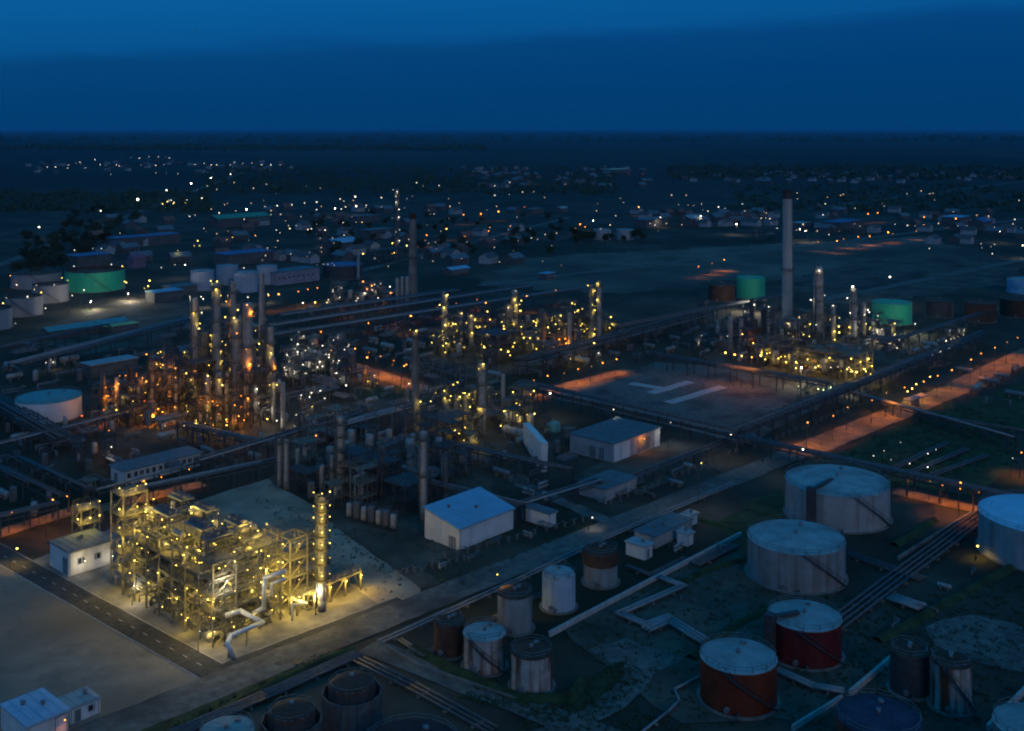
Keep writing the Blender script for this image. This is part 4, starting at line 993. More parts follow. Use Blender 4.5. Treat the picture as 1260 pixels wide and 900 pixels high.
L1 = conv(90, 320, 4.5, [(650,200,'w'),(712,202,'w'),(675,290,'y'),(715,290,'w'),(765,115,'y'),(805,115,'y'),(800,160,'y'),(820,195,'y'),(850,228,'O'),(972,243,'o'),(995,285,'o'),(915,275,'y'),(900,315,'y'),(845,315,'y'),(705,350,'y'),(705,375,'y'),(765,415,'y'),(845,437,'y'),(890,402,'o'),(915,400,'o'),(940,400,'o'),(1012,390,'y'),(765,465,'y'),(765,500,'y'),(840,490,'y'),(895,515,'y'),(940,520,'o'),(968,487,'o'),(987,570,'O'),(755,580,'y'),(845,545,'y'),(875,600,'y'),(925,605,'y'),(410,520,'o'),(415,562,'o'),(520,525,'o'),(520,565,'o'),(485,562,'y'),(540,600,'o'),(570,597,'o'),(515,645,'O'),(570,648,'o'),(630,625,'y'),(680,610,'o'),(690,630,'o'),(752,635,'y'),(815,657,'y'),(915,633,'y'),(915,688,'y'),(742,678,'y'),(692,687,'y'),(828,690,'y'),(660,660,'y'),(410,670,'O'),(388,650,'o'),(360,685,'y'),(320,697,'y'),(255,683,'o'),(238,695,'o'),(185,703,'o'),(230,733,'o'),(265,735,'o'),(190,750,'o'),(175,820,'o'),(213,815,'y'),(247,825,'y'),(325,820,'y'),(360,772,'o'),(425,822,'O'),(475,822,'O'),(445,860,'O'),(395,830,'o'),(520,822,'o'),(570,810,'o'),(540,755,'o'),(622,740,'y'),(665,740,'y'),(708,738,'y'),(735,770,'y'),(660,750,'y'),(630,805,'y'),(635,835,'y'),(765,800,'y'),(817,750,'y'),(880,725,'y'),(915,720,'y'),(985,750,'O'),(900,838,'o'),(940,835,'o'),(985,835,'O'),(920,862,'o'),(960,872,'o'),(1020,712,'w'),(1087,722,'y'),(1030,790,'w'),(1078,780,'y'),(1080,825,'w'),(1078,877,'Y'),(1130,688,'y'),(1097,685,'y'),(1122,588,'o'),(1100,620,'y'),(1102,510,'y'),(1035,580,'w'),(805,885,'y'),(850,880,'y'),(730,885,'y'),(680,890,'y')])
L1 += conv(200, 400, 4.5, [(15,557,'w'),(120,557,'w'),(185,545,'y'),(237,545,'y'),(310,525,'y'),(357,520,'y'),(355,555,'y'),(278,580,'y'),(635,527,'w')])
unit_lamps(L1, cl, (372, 425), 'among the pipes of the tall left unit', 3)
clutter([(115, 520), (150, 480), (235, 455), (345, 480), (350, 520), (300, 532), (200, 530)], 7.0, 'in the orange and yellow lit left unit', .95, 4, lamps='yyyo', tall=2)
WR = 'in the dark plot beside the left unit'
L2 = conv(200, 400, 4.5, [(740,497,'w'),(730,560,'w'),(768,390,'w'),(765,408,'w'),(825,378,'w'),(815,400,'w'),(873,365,'w'),(898,407,'w'),(1017,332,'w'),(860,240,'w'),(885,230,'w'),(750,105,'w'),(690,165,'w')]) + conv(90, 320, 4.5, [(1183,527,'w'),(1243,465,'w')])
clutter([(115, 520), (150, 480), (235, 455), (345, 480), (350, 520), (300, 532), (200, 530)], 4.6, 'in the left unit', .95, 44, ('riser_tower', 'riser_tower', 'vertical_vessel', 'pipe_loop'), .9, 'oyoy', 2.2, 2)
unit_lamps(L2, [], (360, 470), WR, 4)
clutter([(350, 505), (360, 430), (430, 425), (440, 470), (420, 500)], 8, WR, .9, 5, lamps='w')
# unlit unit behind the sandy lot
cd_ = cols_([
 ('twin grey column, left of the pair in the unlit unit', 344, 600, 540, 6, dict(plats=(.9,))), ('twin grey column, right of the pair in the unlit unit', 352, 602, 540, 6, dict(plats=(.95,))),
 ('olive column with many platforms in the unlit unit', 419, 612, 512, 9, dict(plats=(.3, .45, .6, .75, .9))), ('slim column left of the olive one', 409, 606, 560, 6, dict(plats=(.6,))),
 ('short pale column in the unlit unit', 396, 604, 572, 7, dict(plats=())), ('tall grey column before the warehouse', 521, 640, 530, 9, dict(plats=(.5, .9), ma=clad)),
 ('dark slim column in the middle of the unlit unit', 470, 610, 548, 6, dict(plats=(.5, .85), ma=cladd)), ('dark column right of the tall grey one', 548, 618, 562, 6, dict(plats=(.6,), ma=cladd)),
 ('thin stack at the left of the unlit unit', 366, 590, 552, 5, dict(plats=(), pipe=False))], '')
for k in range(7):
    px = 430 + k*9; x, y = G(px, 640 + k*2.4)
    place('vertical_vessel', k % 2, (x, y), 0, 'one of a row of small upright vessels along the front of the unlit unit', 'row of upright vessels before the unlit unit', .7); BUSY.append((x, y, 2))
for lb, px, yb, yt, wm in (('dark steel structure at the left of the unlit unit', 380, 600, 575, 9), ('dark steel structure in the middle of the unlit unit', 455, 606, 566, 12), ('dark steel structure behind the warehouse', 500, 625, 590, 9), ('dark steel tower right of the olive column', 436, 612, 555, 7)):
    tower(lb, px, yb, yt, wm)
clutter([(335, 600), (400, 535), (500, 530), (575, 590), (520, 650), (430, 635)], 7, 'in the unlit unit behind the warehouse', .95, 6)
clutter([(335, 600), (400, 535), (500, 530), (575, 590), (520, 650), (430, 635)], 5.2, 'in the unlit unit', .9, 46, ('riser_tower', 'vertical_vessel', 'pipe_loop'), .8, '', 2.4)
# middle unit, yellow lamps
cm = cols_([
 ('tall slim chimney with red lamp rising from the middle unit', 511, 527, 408, 9, dict(kind='chimney', bands=(.96,), ma=concrete)),
 ('tall grey column with two lamps on top, right of the middle unit', 593, 536, 446, 9, dict(plats=(.4, .7, .93))),
 ('slim bare column right of the two-lamp column', 619, 514, 460, 5, dict(plats=(), pipe=False)),
 ('short column, left of the three in the middle unit', 550, 520, 492, 6, dict(plats=(.9,))), ('short column, middle of the three in the middle unit', 562, 519, 489, 6, dict(plats=(.9,))), ('short column, right of the three in the middle unit', 574, 518, 486, 6, dict(plats=(.9,)))], '')
o = tower('low steel structure with yellow lamps in the middle unit', 556, 540, 512, 14)
L3 = conv(420, 380, 4.5, [(787,300,'y'),(762,327,'y'),(575,490,'y'),(602,502,'y'),(657,485,'y'),(685,462,'y'),(708,472,'y'),(757,510,'y'),(760,542,'y'),(755,595,'y'),(440,512,'y'),(440,637,'y'),(515,593,'y'),(565,628,'y'),(620,618,'y'),(612,637,'y'),(668,600,'y'),(665,635,'y'),(685,660,'y'),(540,678,'y'),(630,678,'y'),(652,687,'y'),(522,717,'Y'),(495,515,'y'),(990,598,'y'),(1028,587,'y'),(1070,580,'y'),(383,115,'y'),(418,117,'y')])
unit_lamps(L3, cm, (345, 385), 'in the yellow lit middle unit', 5)
clutter([(515, 530), (560, 500), (650, 500), (660, 535), (590, 555), (530, 550)], 5.5, 'in the yellow lit middle unit', .95, 7, lamps='y', gap=2.7)
# far middle unit
cf = cols_([
 ('tall lit column, left of the tall pair in the far middle unit', 728, 424, 350, 6, dict(plats=(.4, .6, .8, .95))), ('tall lit column, right of the tall pair in the far middle unit', 737, 426, 345, 6, dict(plats=(.5, .7, .9, .98))),
 ('lit column at the centre of the far middle unit', 633, 428, 357, 8, dict(plats=(.4, .6, .75, .9))), ('pale slim column beside the centre column of the far middle unit', 626, 430, 375, 6, dict(plats=(.5, .8))),
 ('lit column at the left of the far middle unit', 547, 424, 362, 7, dict(plats=(.3, .55, .8))), ('short lit column left of centre in the far middle unit', 580, 428, 388, 6, dict(plats=(.5, .9))),
 ('pale thin stack in the far middle unit', 701, 432, 385, 5, dict(plats=(), pipe=False)), ('short lit column behind the far middle unit', 567, 424, 384, 5, dict(plats=(.6,))), ('dark column in the far middle unit', 668, 424, 382, 7, dict(plats=(.6,), ma=cladd))], '')
o = tower('round-shouldered yellow lit steel structure in the far middle unit', 614, 444, 408, 17, dm=12, lv=4); cf.append(tower_col(o, 614, 444, 408, 17))
L4 = conv(480, 300, 4.5, [(318,283,'y'),(275,338,'y'),(300,350,'y'),(285,400,'y'),(325,440,'y'),(307,447,'y'),(285,487,'y'),(318,490,'y'),(275,530,'y'),(315,535,'y'),(322,545,'y'),(387,500,'y'),(385,550,'y'),(397,383,'y'),(450,395,'y'),(457,415,'y'),(455,490,'y'),(697,257,'w'),(690,305,'y'),(717,335,'y'),(700,337,'y'),(692,370,'y'),(722,370,'y'),(655,350,'y'),(685,440,'y'),(708,440,'y'),(635,460,'y'),(670,460,'y'),(540,485,'y'),(600,485,'y'),(525,560,'y'),(615,565,'y'),(655,578,'y'),(665,600,'y'),(740,520,'y'),(808,452,'y'),(808,487,'y'),(882,492,'y'),(937,527,'o'),(970,525,'o'),(975,550,'o'),(1012,565,'y'),(1055,578,'y'),(1090,470,'y'),(1130,500,'y'),(1130,553,'y'),(1090,535,'y'),(1187,535,'y'),(1155,603,'w'),(1050,620,'y'),(1000,638,'y'),(1095,230,'y'),(1143,215,'y'),(1165,240,'y'),(1133,260,'y'),(1103,290,'y'),(1145,308,'y'),(1118,335,'y'),(1133,367,'y')])
unit_lamps(L4, cf, (470, 540), 'in the far middle unit', 6)
clutter([(530, 440), (545, 412), (640, 400), (740, 400), (750, 425), (660, 445), (600, 450)], 7.5, 'in the far middle unit', .95, 8, lamps='yyy')
clutter([(530, 440), (545, 412), (640, 400), (740, 400), (750, 425), (660, 445), (600, 450)], 6, 'in the far middle unit', .8, 48, ('riser_tower', 'vertical_vessel', 'pipe_loop'), .8, 'y ', 2.5)
# right unit with the tall chimney
ch = cols_([
 ('tallest grey chimney of the plant, on the right', 969, 404, 233, 12, dict(kind='chimney', bands=(.42, .985), ma=mat('pale_chimney_concrete', (.40, .385, .36), .85, 0, .15, .15, ((.26, .24, .22), .4, .5, .75)), tip=dsteel, taper=.92)),
 ('broad pale column with white lamp on top, right of the tall chimney', 1007, 414, 327, 12, dict(plats=(.3, .5, .7, .9))), ('slim column with white lamp on top in the right unit', 1050, 418, 354, 8, dict(plats=(.4, .7, .93))),
 ('short column between the two lamp-topped columns of the right unit', 1025, 418, 375, 6, dict(plats=(.7,))), ('dark column left of the tall chimney', 940, 424, 378, 8, dict(plats=(.5, .9), ma=cladd)), ('dark column at the foot of the tall chimney', 952, 428, 376, 6, dict(plats=(.5, .9), ma=cladd)),
 ('orange tinted slim stack at the left of the right unit', 899, 428, 390, 5, dict(plats=(), pipe=False)), ('second slim stack at the left of the right unit', 912, 428, 392, 5, dict(plats=(), pipe=False)),
 ('grey column in the right unit behind the framed building', 1062, 416, 372, 6, dict(plats=(.6,)))], '')
fb = frame('framed_building', 'long open steel frame building lit yellow from inside, in the right unit', G(1052, 468), 3, 7, 5.5, 6.2, [3.4, 6.4, 9.4], ysteel, None, .5, rn, False, gear=1.6, top=.25)
for k in range(8): place(('heat_exchanger', 'air_cooler', 'horizontal_drum', 'pipe_loop')[k % 4], k % 2, (fb.location.x + rn.uniform(4, 12), fb.location.y + 3 + k*5, 9.45), PI/2*(k % 2), ('exchanger pair', 'fan cooler', 'drum', 'pipe bundle')[k % 4] + ' on the long framed building of the right unit', 'gear on the framed building', .5)
cfb = G(1040, 445); BUSY.append((cfb[0] + 8, cfb[1] + 14, 26))
for k in range(9): unit_lamp(fb, (-.4, k*4.8 + 1, 3.4 + (k % 3)*2), 'y', 440, 260)
for k in range(5): unit_lamp(fb, (k*3.6 + .6, -.4, 3.2 + (k % 2)*3.5), 'Y', 440, 420)
x, y = G(925, 428); o = thing('furnace', 'boxy dark furnace glowing orange at the left of the right unit', 'furnace', (x, y, 0)); BUSY.append((x, y, 6))
MB().box((-4, -3, 2), (4, 3, 9)).build('firebox', brown, o); MB().box((-2.4, -1.6, 9), (2.4, 1.6, 13)).build('convection_section', dsteel, o); MB().lathe([(1, 13), (.9, 22), (.7, 22), (.7, 14)], 14).build('stack', dsteel, o)
for a in (-3.7, 3.7):
    for b_ in (-2.7, 2.7): MB().bar((a, b_, 0), (a, b_, 2), .35).build('leg', dsteel, o)
unit_lamp(o, (-4.8, -1, 6), 'o', 490, 300)
L5 = conv(840, 330, 4.5, [(690,175,'w'),(785,150,'w'),(745,10,'w'),(865,165,'w'),(935,100,'W'),(827,205,'w'),(925,247,'w'),(1000,255,'w'),(1022,230,'w'),(1045,243,'w'),(865,275,'y'),(862,322,'y'),(920,327,'y'),(1012,307,'y'),(1035,328,'y'),(1085,337,'y'),(835,347,'y'),(880,355,'y'),(835,392,'y'),(560,335,'y'),(627,317,'y'),(570,390,'y'),(775,405,'y'),(730,310,'w'),(1033,440,'w'),(1200,397,'w'),(1187,440,'w'),(160,450,'y'),(187,453,'y'),(237,470,'Y'),(288,480,'O'),(327,487,'Y'),(383,493,'O'),(433,483,'Y'),(530,500,'y'),(545,493,'y'),(573,520,'y'),(628,520,'y'),(678,520,'O'),(628,552,'y'),(658,553,'W'),(735,547,'g'),(820,550,'w'),(860,550,'w'),(920,553,'w'),(940,572,'w'),(1015,575,'y'),(1040,585,'y'),(1090,595,'y'),(640,655,'g'),(690,640,'w'),(750,670,'g'),(780,675,'g'),(800,685,'g'),(820,660,'g'),(905,675,'w'),(930,670,'w')])
unit_lamps(L5, ch, (420, 500), 'in the right unit near the chimney', 7)
clutter([(880, 432), (930, 405), (1075, 402), (1110, 430), (1030, 470), (980, 462), (900, 445)], 7.5, 'in the right unit by the chimney', .95, 9, lamps='yw')
clutter([(975, 480), (1040, 478), (1060, 490), (1020, 502)], 9, 'at the pale green lit corner of the right unit', .8, 19, ('pipe_loop', 'heat_exchanger'), .8)
clutter([(880, 432), (930, 405), (1075, 402), (1110, 430), (1030, 470), (980, 462), (900, 445)], 6, 'in the right unit', .8, 49, ('riser_tower', 'vertical_vessel', 'pipe_loop'), .8, 'y ', 2.5)
clutter([(1085, 445), (1130, 425), (1190, 415), (1150, 440)], 8, 'right of the framed building', .9, 50, ('riser_tower', 'pipe_loop', 'horizontal_drum'), .7, 'w', 3)
# far chimney unit
cb = cols_([
 ('tall concrete chimney with red top, far centre left', 508, 372, 262, 10, dict(kind='chimney', bands=(.5, .97), ma=concrete, tip=brown)),
 ('grey silo column, first from the left beside the far chimney', 489, 374, 342, 5, dict(plats=(), pipe=False)), ('grey silo column, second from the left beside the far chimney', 495, 374, 340, 5, dict(plats=(), pipe=False)), ('grey silo column, nearest the far chimney', 501, 375, 340, 5, dict(plats=(), pipe=False)),
 ('slim tower strung with white lamps behind the far chimney', 489, 312, 232, 4, dict(plats=(.3, .5, .7, .9), ma=cladd)), ('thin mast left of the far chimney', 441, 345, 312, 4, dict(plats=(), pipe=False))], '')
tower('low yellow lit steel deck left of the far chimney', 478, 322, 306, 32, dm=10)
L6 = conv(230, 220, 4.5, [(1165,72,'w'),(1157,98,'w'),(1160,130,'w'),(1175,170,'w'),(1175,213,'w'),(1178,283,'w'),(1178,343,'w'),(1157,295,'w'),(1035,357,'y'),(1218,370,'y'),(1080,420,'Y'),(1050,415,'Y'),(1150,410,'Y'),(1180,408,'Y'),(1120,415,'Y'),(1125,597,'w'),(1073,580,'w'),(1040,585,'w'),(775,685,'y'),(765,705,'y'),(710,685,'y'),(840,665,'w'),(642,688,'w')])
unit_lamps(L6, cb, (640, 860), 'around the far chimney', 8)
clutter([(370, 395), (400, 372), (500, 360), (512, 380), (440, 392)], 11, 'left of the far chimney', .9, 10, lamps='wyo')
clutter([(0, 600), (60, 560), (125, 560), (110, 610), (40, 640)], 10, 'among the left pipe racks', .7, 21, ('pipe_loop', 'heat_exchanger', 'horizontal_drum', 'vertical_vessel'), .65)
clutter([(200, 560), (330, 545), (340, 575), (260, 585)], 9, 'behind the long low building', .7, 22, ('pipe_loop', 'heat_exchanger', 'horizontal_drum'), .6)
clutter([(590, 590), (650, 580), (740, 612), (680, 640)], 8, 'behind the warehouse', .8, 23, ('pipe_loop', 'heat_exchanger', 'horizontal_drum', 'vertical_vessel'), .6)
clutter([(650, 545), (690, 560), (690, 590), (610, 570)], 8, 'before the leaning slab', .8, 24, ('pipe_loop', 'heat_exchanger', 'vertical_vessel'), .6)
clutter([(770, 605), (830, 575), (870, 580), (800, 615)], 7, 'in the workshop yard', .8, 25, ('pipe_loop', 'heat_exchanger', 'horizontal_drum'), .5)
clutter([(0, 540), (10, 470), (110, 440), (130, 480), (20, 490)], 13, 'near the white tank at left', .7, 26, ('pipe_loop', 'heat_exchanger', 'horizontal_drum', 'vertical_vessel'), .8)
clutter([(1150, 470), (1260, 430), (1270, 520), (1230, 510)], 15, 'in the field at the right edge', .6, 27, ('pipe_loop', 'horizontal_drum'), .7)
clutter([(800, 690), (860, 665), (900, 672), (830, 705)], 6, 'beside the pale kiosks', .8, 28, ('pipe_loop', 'heat_exchanger'), .45)
clutter([(640, 455), (760, 425), (860, 400), (880, 430), (780, 450)], 12, 'before the far middle unit', .7, 29, ('pipe_loop', 'heat_exchanger', 'horizontal_drum'), .7)
clutter([(420, 430), (530, 410), (540, 440), (500, 460)], 13, 'left of the far middle unit', .7, 30, ('pipe_loop', 'heat_exchanger', 'horizontal_drum', 'vertical_vessel'), .8)
clutter([(880, 300), (960, 290), (980, 296), (900, 306)], 22, 'on the far side of the open flat', .6, 11)

clutter([(830, 740), (900, 700), (935, 745), (870, 780)], 11, 'in the tank yard', .8, 61, ('pipe_loop', 'heat_exchanger'), .35)
clutter([(1050, 790), (1130, 740), (1200, 700), (1250, 740), (1150, 790)], 12, 'right of the dark red tank', .7, 62, ('pipe_loop', 'horizontal_drum'), .35)
clutter([(500, 815), (560, 790), (700, 740), (700, 770), (560, 830)], 6, 'between the small tanks', .8, 63, ('pipe_loop', 'heat_exchanger'), .3, '', 2)

LOWK = ('pipe_loop', 'pipe_loop', 'heat_exchanger', 'horizontal_drum', 'vertical_vessel', 'riser_tower', 'air_cooler')
clutter([(-10, 640), (-10, 540), (120, 500), (240, 535), (345, 540), (345, 575), (150, 615)], 8.5, 'between the left pipe racks', .75, 71, LOWK, .6, '', 3, 0, True)
clutter([(330, 540), (420, 470), (520, 480), (640, 520), (740, 560), (640, 600), (480, 540)], 8.5, 'between the middle units', .75, 72, LOWK, .6, '  y', 3, 0, True)
clutter([(420, 470), (350, 425), (520, 390), (540, 420), (640, 470), (560, 490)], 11, 'before the far middle racks', .75, 73, LOWK, .75, '  o', 3.5, 0, True)
clutter([(0, 470), (30, 425), (240, 395), (330, 385), (330, 420), (230, 440), (120, 480)], 12, 'behind the left unit', .75, 74, LOWK, .8, '  w', 3.5, 0, True)
clutter([(640, 470), (760, 420), (880, 385), (930, 405), (870, 440), (760, 452)], 11, 'left of the right unit', .7, 75, LOWK, .7, '  w', 3.5, 0, True)
clutter([(640, 640), (760, 600), (900, 560), (940, 575), (800, 640), (700, 660)], 7.5, 'along the long concrete road', .6, 76, ('pipe_loop', 'heat_exchanger'), .45, '', 2.6, 0, True)
clutter([(450, 740), (520, 700), (640, 655), (680, 662), (560, 715), (500, 738)], 6, 'before the warehouse', .6, 77, ('pipe_loop', 'heat_exchanger'), .4, '', 2.4, 0, True)

for o, c, rnd in SPOTS:                                  # work lamps on the lattice frames
    if c == ' ': continue
    h = max(v[2] for ch_ in o.children if ch_.name.startswith('post') for v in ch_.bound_box)
    d = depth_of(o.location.x, o.location.y)
    for q in range(rnd.randrange(3, 6)):
        a = o.rotation_euler.z; lx, ly = rnd.choice(((-2.8, rnd.uniform(-2, 2)), (rnd.uniform(-2, 2), -3.0)))
        if abs(a) > .1: lx, ly = ly, -lx
        unit_lamp(o, (lx, ly, rnd.uniform(h*.2, h)), c, d*.85, (220 if c != 'o' else 700) if q == 0 else 0)

# ---------------------------------------------------------------- pipe racks
rack('dark overhead pipe rack along the orange lit road, right of the gravel yard', G(905, 552), G(1210, 424), 6, 6, 9, 9, 2, seed=1)
rack('long dark pipe rack crossing from the middle to the workshop corner', G(640, 490), G(905, 555), 6, 5, 7, 9, 2, seed=2)
rack('long dark pipe rack running on past the large pale tanks', G(912, 560), G(1290, 648), 5.5, 5, 7, 9, 1, seed=3)
rack('blue grey pipe rack beside the sandy lot', G(150, 627), G(345, 584), 4.5, 4, 7, 8, 1, seed=4, pm=(pipew, pipem))
rack('pipe rack with pale pipes at the far left, before the orange lamp', G(-40, 668), G(68, 642), 4.5, 4, 6, 8, 1, seed=5, pm=(pipew, pipem))
rack('pipe rack in front of the long low building', G(118, 622), G(262, 582), 4, 3, 4, 8, 1, seed=6)
rack('dark pipe rack left of the long low building', G(-30, 582), G(75, 634), 5, 4, 6, 8, 1, seed=7)
rack('dark pipe rack meeting the white tank from the left edge', G(-30, 494), G(80, 560), 5.5, 8, 14, 9, 2, seed=8)
rack('pipe rack between the white tank and the left unit', G(0, 566), G(205, 512), 5, 4, 6, 9, 1, seed=9)
rack('second pipe rack between the white tank and the left unit', G(25, 580), G(110, 620), 4, 3, 4, 8, 1, seed=10, pm=(pipew, pipem))
rack('dark pipe rack behind the long low building', G(225, 540), G(345, 570), 5, 4, 6, 8, 1, seed=11)
rack('dark rack from the left unit toward the unlit unit', G(245, 592), G(440, 530), 6, 4, 6, 9, 1, seed=12)
rack('rack with bright blue pipes behind the unlit unit', G(425, 548), G(515, 522), 7, 6, 9, 8, 1, seed=13, pm=(pipew,))
rack('dark rack through the unlit unit', G(430, 590), G(640, 645), 5, 4, 6, 9, 1, seed=14)
rack('long far rack passing behind the left unit, nearest of three', G(330, 432), G(720, 368), 7, 7, 10, 12, 1, seed=15)
rack('long far rack passing behind the left unit, middle of three', G(335, 418), G(650, 366), 7, 7, 10, 12, 1, seed=16)
rack('long far rack passing behind the left unit, farthest of three', G(345, 405), G(560, 372), 7, 7, 10, 12, 1, seed=17)
rack('dark rack left of the left unit, near the teal roofed hall', G(20, 470), G(235, 410), 7, 8, 12, 12, 1, seed=18)
rack('dark rack at the far left under the teal roofed hall', G(-20, 452), G(130, 418), 7, 6, 9, 12, 1, seed=19)
rack('dark rack in front of the far middle unit', G(640, 462), G(870, 398), 6.5, 7, 10, 11, 2, seed=20)
rack('dark rack along the far edge of the gravel yard', G(800, 452), G(1020, 492), 6, 5, 7, 10, 1, seed=21)
rack('rack from the far middle unit to the tall chimney', G(760, 420), G(965, 378), 7, 6, 8, 12, 1, seed=22)
rack('rack with pale pipes running into the right edge', G(1055, 498), G(1245, 554), 4, 4, 6, 9, 1, seed=23, pm=(pipew, pipem))
rack('dark rack at the right edge beyond the grass field', G(1130, 520), G(1275, 545), 3, 4, 6, 9, 1, seed=24)
rack('dark rack in front of the middle unit', G(530, 560), G(700, 600), 5, 4, 6, 9, 1, seed=25)
rack('low pale pipe rack along the workshop yard', G(744, 612), G(895, 552), 2.5, 3, 5, 7, 1, seed=26, pm=(pipew, pipem))
rack('rack linking the warehouse to the side road', G(640, 640), G(735, 610), 4, 3, 4, 8, 1, seed=27)
rack('dark rack behind the right unit', G(1085, 440), G(1215, 398), 6, 5, 7, 11, 1, seed=28)

# ---------------------------------------------------------------- pipelines on sleepers, walls, berms
pipeline('pair of pale pipes along the long concrete road', [G(470, 795), G(640, 718), G(745, 667), G(905, 598)], .2, .5, 2, 1.1, pipew)
pipeline('thin pipe pair along the near side of the small tanks', [G(490, 792), G(520, 812), G(600, 770), G(680, 730)], .22, .5, 2, .8, pipem)
pipeline('bundle of pale pipes running through the tank yard', [G(1030, 784), G(1120, 714), G(1205, 650), G(1235, 628)], .28, .6, 4, 1.3, pipem)
pipeline('short pale pipes branching to the grey ringed tank', [G(1040, 686), G(1132, 718)], .22, .5, 3, 1.2, pipem)
pipeline('short pipes right of the tank yard bundle', [G(1092, 742), G(1130, 755)], .32, .6, 4, 1.0, pipew)
pipeline('zigzag pale pipeline before the grey ringed tank', [G(810, 716), G(836, 726), G(758, 760), G(795, 776), G(825, 765)], .34, .6, 2, 1.0, pipew)
pipeline('pale pipeline running into the rusty orange-red tank', [G(800, 782), G(823, 772), G(862, 796)], .34, .6, 3, 1.0, pipew)
pipeline('near pipeline bundle running to the bottom edge', [G(430, 815), G(500, 850), G(600, 906)], .22, .45, 3, 1.1, pipem)
pipeline('pipes along the near grass strip', [G(190, 925), G(330, 864), G(445, 812)], .26, .5, 4, .8, pipem)
pipeline('pipeline from the rusty orange-red tank into the yard', [G(955, 832), G(1000, 852), G(1037, 858)], .35, .6, 2, 1.0, pipew)
pipeline('thin pipe winding at the bottom left of the red tanks', [G(790, 905), G(822, 880), G(836, 866), G(830, 852), G(862, 836)], .22, .35, 1, 1, pipew)
pipeline('pipe from the kiosks to the small capped tank', [G(770, 700), G(800, 712), G(845, 690)], .22, .4, 2, .8, pipem)
pipeline('pipes in front of the white kiosk', [G(860, 700), G(908, 676)], .3, .5, 3, .9, pipem)
pipeline('pipes along the rack corner at the right edge', [G(1120, 505), G(1140, 498)], .4, 3, 3, 1.1, pipew)
def wall_run(label, pts, h, t_, ma, name='low_wall', cat='wall'):
    o = thing(name, label, cat, pts[0]); x0, y0 = pts[0]
    for (ax, ay), (bx_, by_) in zip(pts, pts[1:]):
        Ln = math.hypot(bx_-ax, by_-ay); n = max(1, int(Ln/3)); f = 1 - .04/ (Ln/n)
        for k in range(n):
            p, q = k/n, (k+f)/n
            MB().bar((ax-x0+(bx_-ax)*p, ay-y0+(by_-ay)*p, h/2), (ax-x0+(bx_-ax)*q, ay-y0+(by_-ay)*q, h/2), t_, h + rn.uniform(-.05, .05)).build('wall_panel', ma, o)
    return o
wall_run('long pale low wall between the small tanks and the tank yard', [G(676, 784), G(800, 718), G(912, 660)], 1.1, .5, concw)
wall_run('low wall piece beside the dark bottom right tank', [G(1046, 858), G(1104, 808)], 1.2, .6, concw)
wall_run('low wall at the bottom edge right of the red tanks', [G(975, 900), G(1036, 862)], 1.0, .4, concw)
wall_run('low wall in the bottom right corner', [G(1215, 900), G(1262, 852)], 1.1, .5, concw)
wall_run('low wall behind the tank yard pipe bundle', [G(1105, 690), G(1195, 634)], .9, .5, concrete)
wall_run('kerb wall along the lane of the small tanks', [G(478, 800), G(516, 822), G(640, 865)], .7, .35, concrete)
def berm(label, pts, h=1.2, wd=3.2):
    m = MB(); vs, fs = [], []; P = jit([G(*p) for p in pts], 2.5, .25)[:]
    pl = [G(*p) for p in pts]; P = []
    for (ax, ay), (bx_, by_) in zip(pl, pl[1:]):
        n = max(1, int(math.hypot(bx_-ax, by_-ay)/1.5))
        P += [(ax + (bx_-ax)*k/n, ay + (by_-ay)*k/n) for k in range(n)]
    P.append(pl[-1])
    for i, (x, y) in enumerate(P):
        a = Vector(P[min(i+1, len(P)-1)]) - Vector(P[max(0, i-1)]); a.normalize(); nx, ny = -a.y, a.x
        for q, z in ((-1, -.1), (-.55, .55), (-.2, .95), (.2, 1), (.55, .6), (1, -.1)):
            vs.append((x + nx*q*wd/2 + rn.uniform(-.2, .2), y + ny*q*wd/2 + rn.uniform(-.2, .2), z*h*rn.uniform(.85, 1.1)))
    for i in range(len(P)-1):
        for j in range(5): fs.append((i*6+j, i*6+j+1, i*6+j+7, i*6+j+6))
    return struct(m.add(vs, fs, True).build('earth_berm', grassm), label)
berm('green earth bank round the small tank yard', [(508, 800), (560, 828), (640, 862), (700, 862), (716, 840)])
berm('green earth bank along the near grass strip', [(262, 880), (400, 812), (436, 800)], .8, 2.4)
berm('green bank before the large pale tanks', [(860, 640), (900, 652), (925, 662)], .8, 2.5)
berm('low earth bund between the red tanks and the grey ringed tank', [(850, 812), (905, 770), (960, 745), (1010, 762)], .9, 3)
berm('low earth bund right of the tank yard pipes', [(1080, 790), (1150, 750), (1260, 690)], .9, 3)
berm('low earth bund before the farthest pale tank', [(1100, 672), (1150, 640)], .8, 3)
berm('low earth bund left of the grey ringed tank', [(800, 738), (870, 702), (915, 690)], .8, 2.6)
# rows of little inverted-V pipe supports along the long road
vm = MB().bar((-.4, 0, 0), (0, 0, 1.2), .15).bar((.4, 0, 0), (0, 0, 1.2), .15).bar((0, -.3, 1.2), (0, .3, 1.2), .2).mesh('frame', concrete)
pmesh = MB().cyl((-1.3, 0, 1.4), (1.3, 0, 1.4), .12, n=8).mesh('pipe', pipem)
def vrow(a, b_, n, where):
    for k in range(n):
        t_ = k/(n-1); p = (a[0]+(b_[0]-a[0])*t_ + rn.uniform(-.3, .3), a[1]+(b_[1]-a[1])*t_ + rn.uniform(-.3, .3))
        o = thing('pipe_trestle', 'small pale A-shaped pipe trestle in the row ' + where, 'trestle', p, rn.uniform(-.25, .25) + PI/2 * (k % 2), 'pipe trestles ' + where)
        put('frame', vm, o); put('pipe', pmesh, o)
vrow(G(535, 692), G(728, 640), 17, 'beside the warehouse road')
vrow(G(752, 622), G(905, 558), 18, 'beside the workshop yard')
vrow(G(478, 712), G(572, 690), 10, 'at the warehouse corner')
